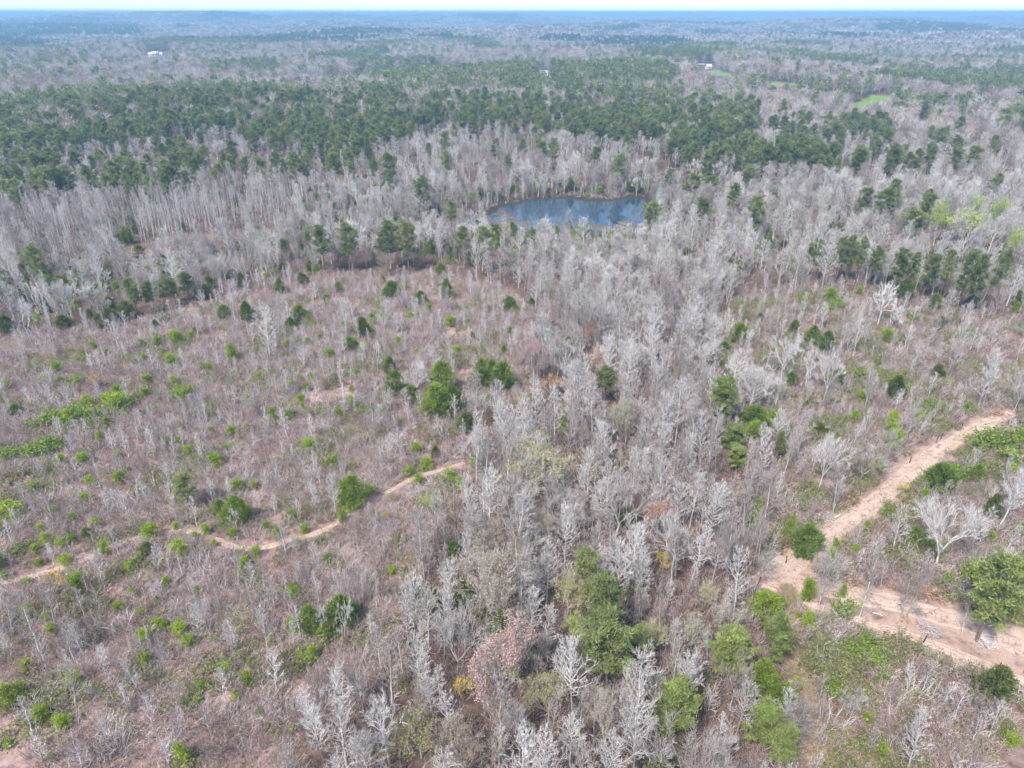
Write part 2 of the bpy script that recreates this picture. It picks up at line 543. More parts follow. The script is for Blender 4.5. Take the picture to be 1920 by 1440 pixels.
def cedar(kind, hgt, wid, n, mat='cedar', shape=.72, blade=(.42, .13), lobes=5, low=.04):
    """dense evergreen clothed nearly to the ground, uneven outline from overlapping plumes"""
    t = MB(); c = MB()
    P = polyline((0, 0, -.2), (0, 0, 1), hgt * .9, 5, (0, 0, 0), .02)
    put(t, segs(P, .02 * hgt + .02, .015), 5)
    ph = RNG.uniform(0, 6.28, lobes); am = RNG.uniform(.05, .22, lobes)
    npl = int(n / 14)
    f = RNG.random(npl) ** .85
    az = RNG.uniform(0, 6.28, npl)
    prof = np.sin(np.pi * np.clip(f, 0, 1) ** shape) ** .75 * .92 + .10 * (1 - f)
    lump = 1 + sum(am[i] * np.sin((i + 2) * az + ph[i] + 5 * f) for i in range(lobes))
    rr = wid * .5 * prof * lump * RNG.uniform(.62, 1.04, npl)
    z = hgt * (low + (1 - low) * f)
    cen = np.stack([np.cos(az) * rr, np.sin(az) * rr, z], 1)
    tn = np.clip(RNG.normal(.5, .25, npl), 0, 1)
    out = np.stack([np.cos(az), np.sin(az), np.full(npl, .9)], 1)
    cen = np.repeat(cen, 14, 0); out = np.repeat(out, 14, 0); tn = np.repeat(tn, 14)
    m = len(cen)
    cen = cen + RNG.normal(size=(m, 3)) * wid * np.array([.05, .05, .06])
    c.blades(cen, out + RNG.normal(size=(m, 3)) * .65, RNG.uniform(.6, 1.3, m) * blade[0], blade[1], 1, np.clip(tn + RNG.normal(size=m) * .1, 0, 1))
    register(kind, t, c, [M['bark_pine'], M[mat]], hgt, wid)

def shrub(kind, hgt, wid, n, mat='shrub', stems=9, leaf=.26):
    t = MB(); c = MB()
    B = []; tips = []
    for k in range(stems):
        az = RNG.uniform(0, 6.28); el = RNG.uniform(.5, 1.4)
        d = np.array([math.cos(az) * math.cos(el) * wid / hgt, math.sin(az) * math.cos(el) * wid / hgt, math.sin(el)])
        Q = polyline((RNG.normal() * .08, RNG.normal() * .08, -.05), d, hgt * RNG.uniform(.6, 1), 4, (0, 0, .2), .15)
        B += segs(Q, .025, .01)
        tips += Q[1:]
        for q in Q[2:]:
            for _ in range(2):
                e = q + unit(RNG.normal(size=3) + np.array([0, 0, .6])) * hgt * .3
                B.append((q, e, .012, .006)); tips += [e, e]
    put(t, B[:stems * 2], 4, 0); put(c, B[stems * 2:], 3, 0)
    tips = np.array(tips)
    ce = tips[RNG.integers(0, len(tips), n)]
    tn = (ce[:, 2] / hgt * 0 + RNG.random(n))
    c.leaves(ce + RNG.normal(size=(n, 3)) * wid * .09, RNG.uniform(.6, 1.3, n) * leaf, 1, tn, .4)
    register(kind, t, c, [M['bark_dark'], M[mat]], hgt, wid)

def brush(kind, hgt, wid, n, r=.012, mat='brush', leafmat=None, nleaf=0, leaf=.16, upr=1.0):
    """tangle of dry stems"""
    c = MB(); L = []; tips = []
    for k in range(n):
        a = RNG.uniform(0, 6.28); q = RNG.random() ** .6 * wid * .4
        p = np.array([math.cos(a) * q, math.sin(a) * q, -.05])
        d = unit(np.array([math.cos(a) * .5 + RNG.normal() * .3, math.sin(a) * .5 + RNG.normal() * .3, upr * RNG.uniform(.4, 1.2)]))
        l = hgt * RNG.uniform(.5, 1.1)
        Q = polyline(p, d, l, 2, (RNG.normal() * .2, RNG.normal() * .2, .1), .15)
        L += segs(Q, r, r * .6); tips += Q[1:]
        for _ in range(3):
            m_ = Q[1] + (Q[2] - Q[1]) * RNG.random()
            e = m_ + unit(d + RNG.normal(size=3) * .7) * l * RNG.uniform(.2, .45)
            L.append((m_, e, r * .7, r * .35)); tips.append(e)
    put(c, L, 3, 0)
    mats = [M[mat]]
    if leafmat:
        mats.append(M[leafmat])
        tips = np.array(tips)
        c.leaves(tips[RNG.integers(0, len(tips), nleaf)] + RNG.normal(size=(nleaf, 3)) * .12, RNG.uniform(.6, 1.3, nleaf) * leaf, 1, None, .3)
    d = dict(h=hgt, w=wid, joined=c.build('%s_mesh%d' % (kind, len(PROTO.get(kind, []))), mats))
    PROTO.setdefault(kind, []).append(d)

def far_bare(kind, hgt, wid, n, r, mat='twig', bud=None):
    c = MB()
    c.tubes([(0, 0, -.5)], [(0, 0, hgt * .8)], .14, .05, 3, 0)
    f = RNG.uniform(.3, .98, n); az = RNG.uniform(0, 6.28, n)
    L = wid * .5 * (np.sin(np.pi * (.15 + .75 * (f - .3) / .7)) ** .7) * RNG.uniform(.5, 1.15, n)
    el = RNG.uniform(.3, 1.2, n)
    k = RNG.uniform(0, .55, n)
    d = np.stack([np.cos(az) * np.cos(el), np.sin(az) * np.cos(el), np.sin(el)], 1)
    p0 = np.stack([0 * f, 0 * f, hgt * (f - .12)], 1) + d * (L * k)[:, None] + RNG.normal(size=(n, 3)) * wid * .06
    c.tubes(p0, p0 + d * (L * (1 - k) + .4)[:, None], r, r * .35, 3, 1)
    mats = [M['bark'], M[mat]]
    if bud:
        mats.append(M['bud_' + bud])
        c.leaves(p0 + d * (L * .6)[:, None] + RNG.normal(size=(n, 3)) * .5, .9, 2)
    PROTO.setdefault(kind, []).append(dict(h=hgt, w=wid, joined=c.build('%s_mesh%d' % (kind, len(PROTO.get(kind, []))), mats)))

def far_pine(kind, hgt, wid, n, mat='needle', size=1.3):
    c = MB()
    c.tubes([(0, 0, -.5)], [(0, 0, hgt * .9)], .2, .06, 4, 0)
    f = RNG.random(n); az = RNG.uniform(0, 6.28, n)
    rr = wid * .5 * np.sin(np.pi * (.12 + .8 * f)) ** .7 * RNG.uniform(.3, 1.05, n)
    p = np.stack([np.cos(az) * rr, np.sin(az) * rr, hgt * (.42 + .57 * f)], 1)
    m = n * 5
    p = np.repeat(p, 5, 0) + RNG.normal(size=(m, 3)) * .35
    tn = np.clip(np.repeat(RNG.random(n), 5) + RNG.normal(size=m) * .1, 0, 1)
    dd = RNG.normal(size=(m, 3)) + np.array([0, 0, .7]) + np.repeat(np.stack([np.cos(az), np.sin(az), 0 * az], 1), 5, 0) * .5
    c.blades(p, dd, RNG.uniform(.7, 1.3, m) * size, size * .42, 1, tn)
    PROTO.setdefault(kind, []).append(dict(h=hgt, w=wid, joined=c.build('%s_mesh%d' % (kind, len(PROTO.get(kind, []))), [M['bark_pine'], M[mat]])))

def far_clump(kind, n, hgt, wid, mats, frac, size):
    """a stand of about a dozen crowns for the far forest"""
    c = MB()
    for k in range(n):
        a = RNG.uniform(0, 6.28); q = wid * .5 * math.sqrt(RNG.random())
        h_ = hgt * RNG.uniform(.7, 1.15); cw = RNG.uniform(2.2, 4.2)
        nn = 46
        p = RNG.normal(size=(nn, 3)); p /= np.linalg.norm(p, axis=1, keepdims=True)
        p[:, 2] = np.abs(p[:, 2]) * 1.1 - .35
        p = p * np.array([cw, cw, h_ * .42]) * RNG.uniform(.6, 1.05, (nn, 1)) + np.array([math.cos(a) * q, math.sin(a) * q, h_ * .6])
        mi = 0 if RNG.random() < frac else 1
        if mi == 0:
            dd = RNG.normal(size=(nn, 3)) + np.array([0, 0, .8])
            c.blades(p, dd, RNG.uniform(.7, 1.3, nn) * size * 1.5, size * .55, 0, np.clip(RNG.normal(.5, .2) + RNG.normal(size=nn) * .15, 0, 1))
        else:
            c.leaves(p, size * 1.3, 1, np.clip(RNG.normal(.5, .2) + RNG.normal(size=nn) * .1, 0, 1), .2)
        c.tubes([(math.cos(a) * q, math.sin(a) * q, -2)], [(math.cos(a) * q, math.sin(a) * q, h_ * .7)], .2, .1, 3, 0 if mi == 0 else 0)
    PROTO.setdefault(kind, []).append(dict(h=hgt, w=wid, joined=c.build('%s_mesh%d' % (kind, len(PROTO.get(kind, []))), [M[m] for m in mats])))

# ------------------------------------------------------------------ plant prototypes
for i in range(7): conical_tree('a', RNG.uniform(11, 13), RNG.uniform(4.0, 6.2), 44, RNG.uniform(.16, .36), twig_r=.017, dens=6)
for i in range(4): conical_tree('t', RNG.uniform(11, 14), RNG.uniform(2.2, 3.2), 20, RNG.uniform(.45, .6), twig_r=.018, dens=4, elev=(.6, 1.1))
for i in range(6): spreading_tree('b', RNG.uniform(10.5, 13), RNG.uniform(8, 10.5), first=RNG.uniform(.18, .32), nl=6, lv=4, ntw=6, twig_r=.014, thick=.72)
for i in range(5): conical_tree('s', RNG.uniform(5.5, 7), RNG.uniform(2.0, 3.0), 24, RNG.uniform(.08, .25), twig_r=.015, dens=4, elev=(.75, 1.25), bark='sapling', twig='sapling')
for i in range(3): spreading_tree('n', RNG.uniform(8, 10), RNG.uniform(5, 7), first=.38, nl=5, lv=4, bark='snag', twig='snag', wob=.24, ntw=2, twig_r=.02, thick=.6, up=.25)
for i in range(5): pine('p', RNG.uniform(14, 17), RNG.uniform(6.5, 8.5), RNG.uniform(.30, .46), 34, 8, (.6, .15), 26, full=1.25)
for i in range(3): pine('P', RNG.uniform(12, 15), RNG.uniform(7, 9), RNG.uniform(.22, .36), 34, 9, (.6, .15), 28, 'pale_needle', full=1.25)
for i in range(3): cedar('d', RNG.uniform(4.5, 6), RNG.uniform(3.4, 4.4), 3800, 'bright_cedar')
for i in range(4): cedar('c', RNG.uniform(4.5, 6), RNG.uniform(3.2, 4.2), 3600)
for i in range(3): cedar('o', RNG.uniform(4.5, 6), RNG.uniform(2.6, 3.6), 3200, 'olive')
for i in range(5): pine('y', RNG.uniform(2.6, 3.6), RNG.uniform(1.8, 2.6), .05, [14, 17, 20, 22, 15][i], 5, (.42, .1), 16, 'young', full=1.5)
for i in range(4): shrub('g', RNG.uniform(1.8, 2.3), RNG.uniform(2.2, 3.0), 900)
for k in BUD:
    nm = 'bud_' + k
    if k in 'kvqem': spreading_tree(nm, 11, 9, first=.3, nl=7, lv=4, ntw=7, twig_r=.013, thick=.6, buds=(k, {'k': 5200, 'm': 3800, 'v': 1300, 'q': 2600, 'e': 1800}[k], {'k': .22, 'm': .32, 'v': .22, 'q': .28, 'e': .22}[k]), bark='bark', twig='twig')
    else: spreading_tree(nm, 5, 4.2, first=.15, nl=5, lv=3, ntw=5, buds=(k, 1000, .28))
for i in range(4): brush('brush', RNG.uniform(1.0, 1.7), RNG.uniform(1.5, 2.4), 22, .017)
for i in range(3): brush('brush', RNG.uniform(1.2, 1.9), RNG.uniform(1.6, 2.4), 20, .016, 'pale_brush')
for i in range(3): brush('thin', RNG.uniform(2.0, 3.0), 1.8, 12, .018, 'sapling', upr=2.0)
for i in range(4): brush('under', RNG.uniform(.9, 1.5), RNG.uniform(1.5, 2.2), 14, .012, 'brush', 'under', 190, .2)
for i in range(3): brush('grass', RNG.uniform(.45, .7), 1.2, 46, .016, 'grass')
for i in range(5): far_bare('fa', RNG.uniform(11, 14), RNG.uniform(8, 11), 170, .055, 'far_twig')
for i, k in enumerate('qvkem'): far_bare('fbud', 11, 9, 120, .05, 'far_twig', k)
for i in range(4): far_pine('fp', RNG.uniform(15, 18), RNG.uniform(6, 8.5), 66)
for i in range(3): far_clump('cb', 14, 13, 34, ['far_twig', 'far_needle'], .93, 1.9)
for i in range(3): far_clump('cp', 14, 16, 34, ['far_twig', 'far_needle'], .06, 2.6)

# ------------------------------------------------------------------ plan of the place (pixels of the photograph, turned into ground points)
TRACK_UP = [(1895, 775, 26), (1868, 786, 34), (1825, 806, 34), (1780, 832, 40), (1740, 858, 46), (1700, 888, 48), (1660, 925, 46), (1620, 957, 44), (1580, 986, 44), (1540, 1014, 44),
            (1505, 1040, 48), (1475, 1065, 64), (1450, 1085, 60)]                        # centre x, y, width across in pixels
TRACK_WIDE = [(1438, 1088, 44), (1490, 1092, 72), (1540, 1104, 66), (1600, 1116, 58), (1660, 1127, 60), (1720, 1141, 62), (1790, 1161, 70), (1860, 1185, 82), (1940, 1214, 92), (2060, 1260, 92)]
TRACK_LOW = [(1430, 1098, 14), (1500, 1124, 18), (1560, 1146, 20), (1620, 1165, 22), (1690, 1188, 26), (1760, 1212, 28), (1830, 1240, 30), (1890, 1265, 32), (1960, 1296, 26), (2060, 1340, 26)]
PATH_LEFT = [(-120, 1118, 14), (-20, 1098, 14), (60, 1080, 14), (140, 1056, 13), (210, 1029, 13), (280, 1003, 13), (345, 996, 13), (395, 1009, 14), (440, 1025, 15), (490, 1027, 15), (540, 1014, 14),
             (590, 1001, 14), (640, 976, 13), (690, 946, 12), (730, 921, 12), (775, 898, 11), (825, 882, 10), (870, 868, 8)]
GRASS_LANE = [(1478, 1112, 22), (1484, 1180, 34), (1496, 1250, 46), (1515, 1340, 56), (1535, 1440, 60), (1555, 1540, 60)]
PATCHES = [(1400, 915, 60), (1545, 905, 54), (650, 1040, 46), (700, 1060, 36), (330, 1262, 40), (410, 1310, 60), (180, 1345, 60), (280, 1425, 70), (40, 1410, 60), (100, 1075, 50), (650, 735, 60),
           (860, 625, 60), (560, 1290, 46), (1800, 1215, 60), (1740, 1110, 40), (680, 930, 24), (880, 700, 50), (600, 745, 50)]          # bare reddish earth: x, y, size

def strip_world(T):
    out = []
    for x, y, wd in T:
        gx, gy, gz = gp(x, y)
        d = gy * CP + (CAM_H - gz) * SP
        out.append((gx, gy, wd * d / F_PX * (.92 if T is PATH_LEFT else .74)))
    P = np.array(out)
    Q = []
    for i in range(len(P) - 1):
        a = P[max(i - 1, 0)]; b = P[i]; c = P[i + 1]; e = P[min(i + 2, len(P) - 1)]
        n = max(3, int(np.hypot(*(c - b)[:2]) / .6))
        for k in range(n):
            t = k / n
            Q.append(.5 * (2 * b + (c - a) * t + (2 * a - 5 * b + 4 * c - e) * t * t + (3 * b - a - 3 * c + e) * t ** 3))
    Q.append(P[-1])
    return np.array(Q)

STRIPS = {k: strip_world(T) for k, T in (('up', TRACK_UP), ('wide', TRACK_WIDE), ('low', TRACK_LOW), ('left', PATH_LEFT), ('lane', GRASS_LANE))}

def strip_dist(x, y, Q):
    """distance to the strip's edge, negative on it"""
    best = np.full(np.shape(x), 1e9)
    for q in Q[::2]:
        best = np.minimum(best, np.hypot(x - q[0], y - q[1]) - q[2] * .5)
    return best

PATCH_W = []
for x, y, s_ in PATCHES:
    gx, gy, gz = gp(x, y)
    PATCH_W.append((gx, gy, s_ * (gy * CP + (CAM_H - gz) * SP) / F_PX * .5))

ZONES = [  # name, polygon; first match wins.  Numbers in DENS are plants per square metre
    ('clear_l', [(-900, 700), (-300, 665), (0, 640), (130, 612), (240, 612), (340, 580), (420, 560), (480, 530), (600, 515), (700, 522), (830, 515), (940, 540), (985, 560), (1000, 610), (985, 680), (985, 740), (890, 770),
                 (865, 800), (900, 840), (885, 900), (850, 960), (800, 990), (790, 1080), (760, 1150), (720, 1230), (690, 1300), (560, 1420), (480, 1600), (480, 2300), (-1500, 2300), (-1500, 760)]),
    ('brush_r', [(1335, 590), (1400, 556), (1510, 540), (1640, 560), (1760, 590), (1860, 600), (2300, 620), (3200, 700), (3200, 2300), (1560, 2300), (1490, 1440), (1475, 1330), (1490, 1230), (1480, 1130), (1425, 1085),
                 (1430, 1010), (1440, 930), (1420, 890), (1470, 860), (1440, 800), (1375, 740), (1340, 690)]),
    ('wood', [(985, 500), (1330, 505), (1400, 556), (1335, 590), (1340, 690), (1375, 740), (1440, 800), (1470, 860), (1420, 890), (1440, 930), (1430, 1010), (1425, 1085), (1480, 1130), (1490, 1230), (1475, 1330),
              (1490, 1440), (1560, 2300), (480, 2300), (480, 1600), (560, 1420), (690, 1300), (720, 1230), (760, 1150), (790, 1080), (800, 990), (850, 960), (885, 900), (900, 840), (865, 800), (890, 770), (985, 740), (985, 680),
              (1000, 610), (985, 560)]),
    ('meadow', [(200, 490), (250, 462), (330, 448), (420, 440), (520, 428), (560, 432), (480, 452), (400, 470), (330, 486), (260, 500)]),
    ('marsh', [(800, 425), (850, 392), (920, 385), (985, 374), (1060, 366), (1150, 368), (1210, 362), (1225, 380), (1225, 430), (1130, 440), (950, 436), (860, 434)]),
    ('stand', [(-600, 450), (-100, 425), (150, 402), (330, 388), (520, 368), (600, 376), (560, 402), (520, 428), (330, 448), (200, 478), (60, 505), (-100, 520), (-600, 560)]),
    ('pinemix', [(-900, 330), (-200, 320), (150, 318), (320, 330), (420, 330), (480, 350), (420, 385), (300, 410), (150, 440), (0, 460), (-900, 480)]),
    ('pine', [(-900, 235), (-200, 225), (0, 222), (120, 212), (250, 197), (420, 190), (560, 205), (660, 195), (760, 190), (830, 205), (790, 262), (720, 300), (650, 345), (590, 320), (500, 290), (400, 262), (280, 290),
              (150, 308), (40, 308), (-200, 300), (-900, 320)]),
    ('pine', [(660, 128), (880, 132), (1250, 142), (1262, 172), (1180, 190), (1000, 198), (850, 190), (700, 172)]),
    ('pine', [(820, 212), (1000, 208), (1200, 195), (1400, 222), (1420, 275), (1330, 295), (1150, 290), (980, 268), (860, 262), (800, 250)]),
    ('pine', [(1470, 258), (1600, 250), (1690, 272), (1650, 298), (1500, 298)]),
    ('pinemix', [(1560, 206), (1700, 205), (1900, 225), (2200, 235), (2200, 265), (1900, 258), (1750, 248), (1600, 222)]),
    ('pine', [(1640, 165), (1920, 145), (2200, 140), (2200, 195), (1920, 195), (1780, 190)]),
    ('pine', [(-400, 38), (250, 46), (262, 72), (120, 72), (0, 80), (-400, 84)]),
    ('pine', [(310, 80), (570, 78), (580, 95), (320, 93)]),
    ('pine', [(1100, 78), (1260, 80), (1300, 90), (1120, 91)]),
    ('pine', [(390, 135), (530, 132), (520, 152), (395, 152)]),
    ('pine', [(580, 124), (700, 105), (740, 108), (700, 128)]),
    ('mid', [(-900, 440), (0, 430), (300, 400), (500, 370), (850, 350), (1250, 340), (1500, 350), (2300, 360), (2300, 640), (1860, 600), (1640, 560), (1500, 545), (1330, 505), (985, 500), (700, 500), (480, 530),
             (340, 580), (0, 640), (-900, 720)]),
]
#            tree  sapl  pine  thin  brush green grass
DENS = {'clear_l': (.0010, .08, 0, .12, 1.3, .50, .14, .0008), 'brush_r': (.0025, .075, 0, .10, .9, 1.1, .12, .003), 'wood': (.15, .07, 0, .12, .75, .10, .0, .004),
        'meadow': (.001, .004, .0, .02, .7, .02, .3, 0), 'marsh': (.012, .02, .0, .06, .40, .05, .15, .003), 'stand': (.010, .03, .0, .05, .3, .08, .0, .008), 'pinemix': (.038, .010, .008, .02, .10, .03, 0, .010), 'pine': (.022, .004, .0175, .0, .03, .0, 0, 0),
        'mid': (.052, .045, .0008, .05, .30, .10, .0, .034), 'far': (.026, .0, .0030, .0, .02, .0, 0, 0)}
FIELDS = [[(1588, 198), (1612, 190), (1640, 176), (1676, 180), (1668, 193), (1630, 199), (1600, 207)],
          [(1412, 157), (1455, 153), (1500, 157), (1530, 161), (1500, 162), (1440, 160)],
          [(1322, 136), (1342, 131), (1380, 141), (1372, 145), (1340, 141)]]
CLEAR = FIELDS + [[(x, y) for x, y in POND_PX[:12]] + [(1208, 398), (1195, 408), (1150, 414), (1100, 419), (1040, 415), (980, 417), (940, 410), (905, 410)],
                  [(268, 96), (322, 96), (322, 108), (268, 108)], [(1305, 120), (1340, 120), (1340, 134), (1305, 134)], [(1008, 136), (1032, 136), (1032, 144), (1008, 144)]]
for T in (TRACK_UP, TRACK_WIDE, TRACK_LOW, PATH_LEFT):
    CLEAR.append([(x - w_ * .15, y - w_ * .32) for x, y, w_ in T] + [(x + w_ * .15, y + w_ * .32) for x, y, w_ in T[::-1]])

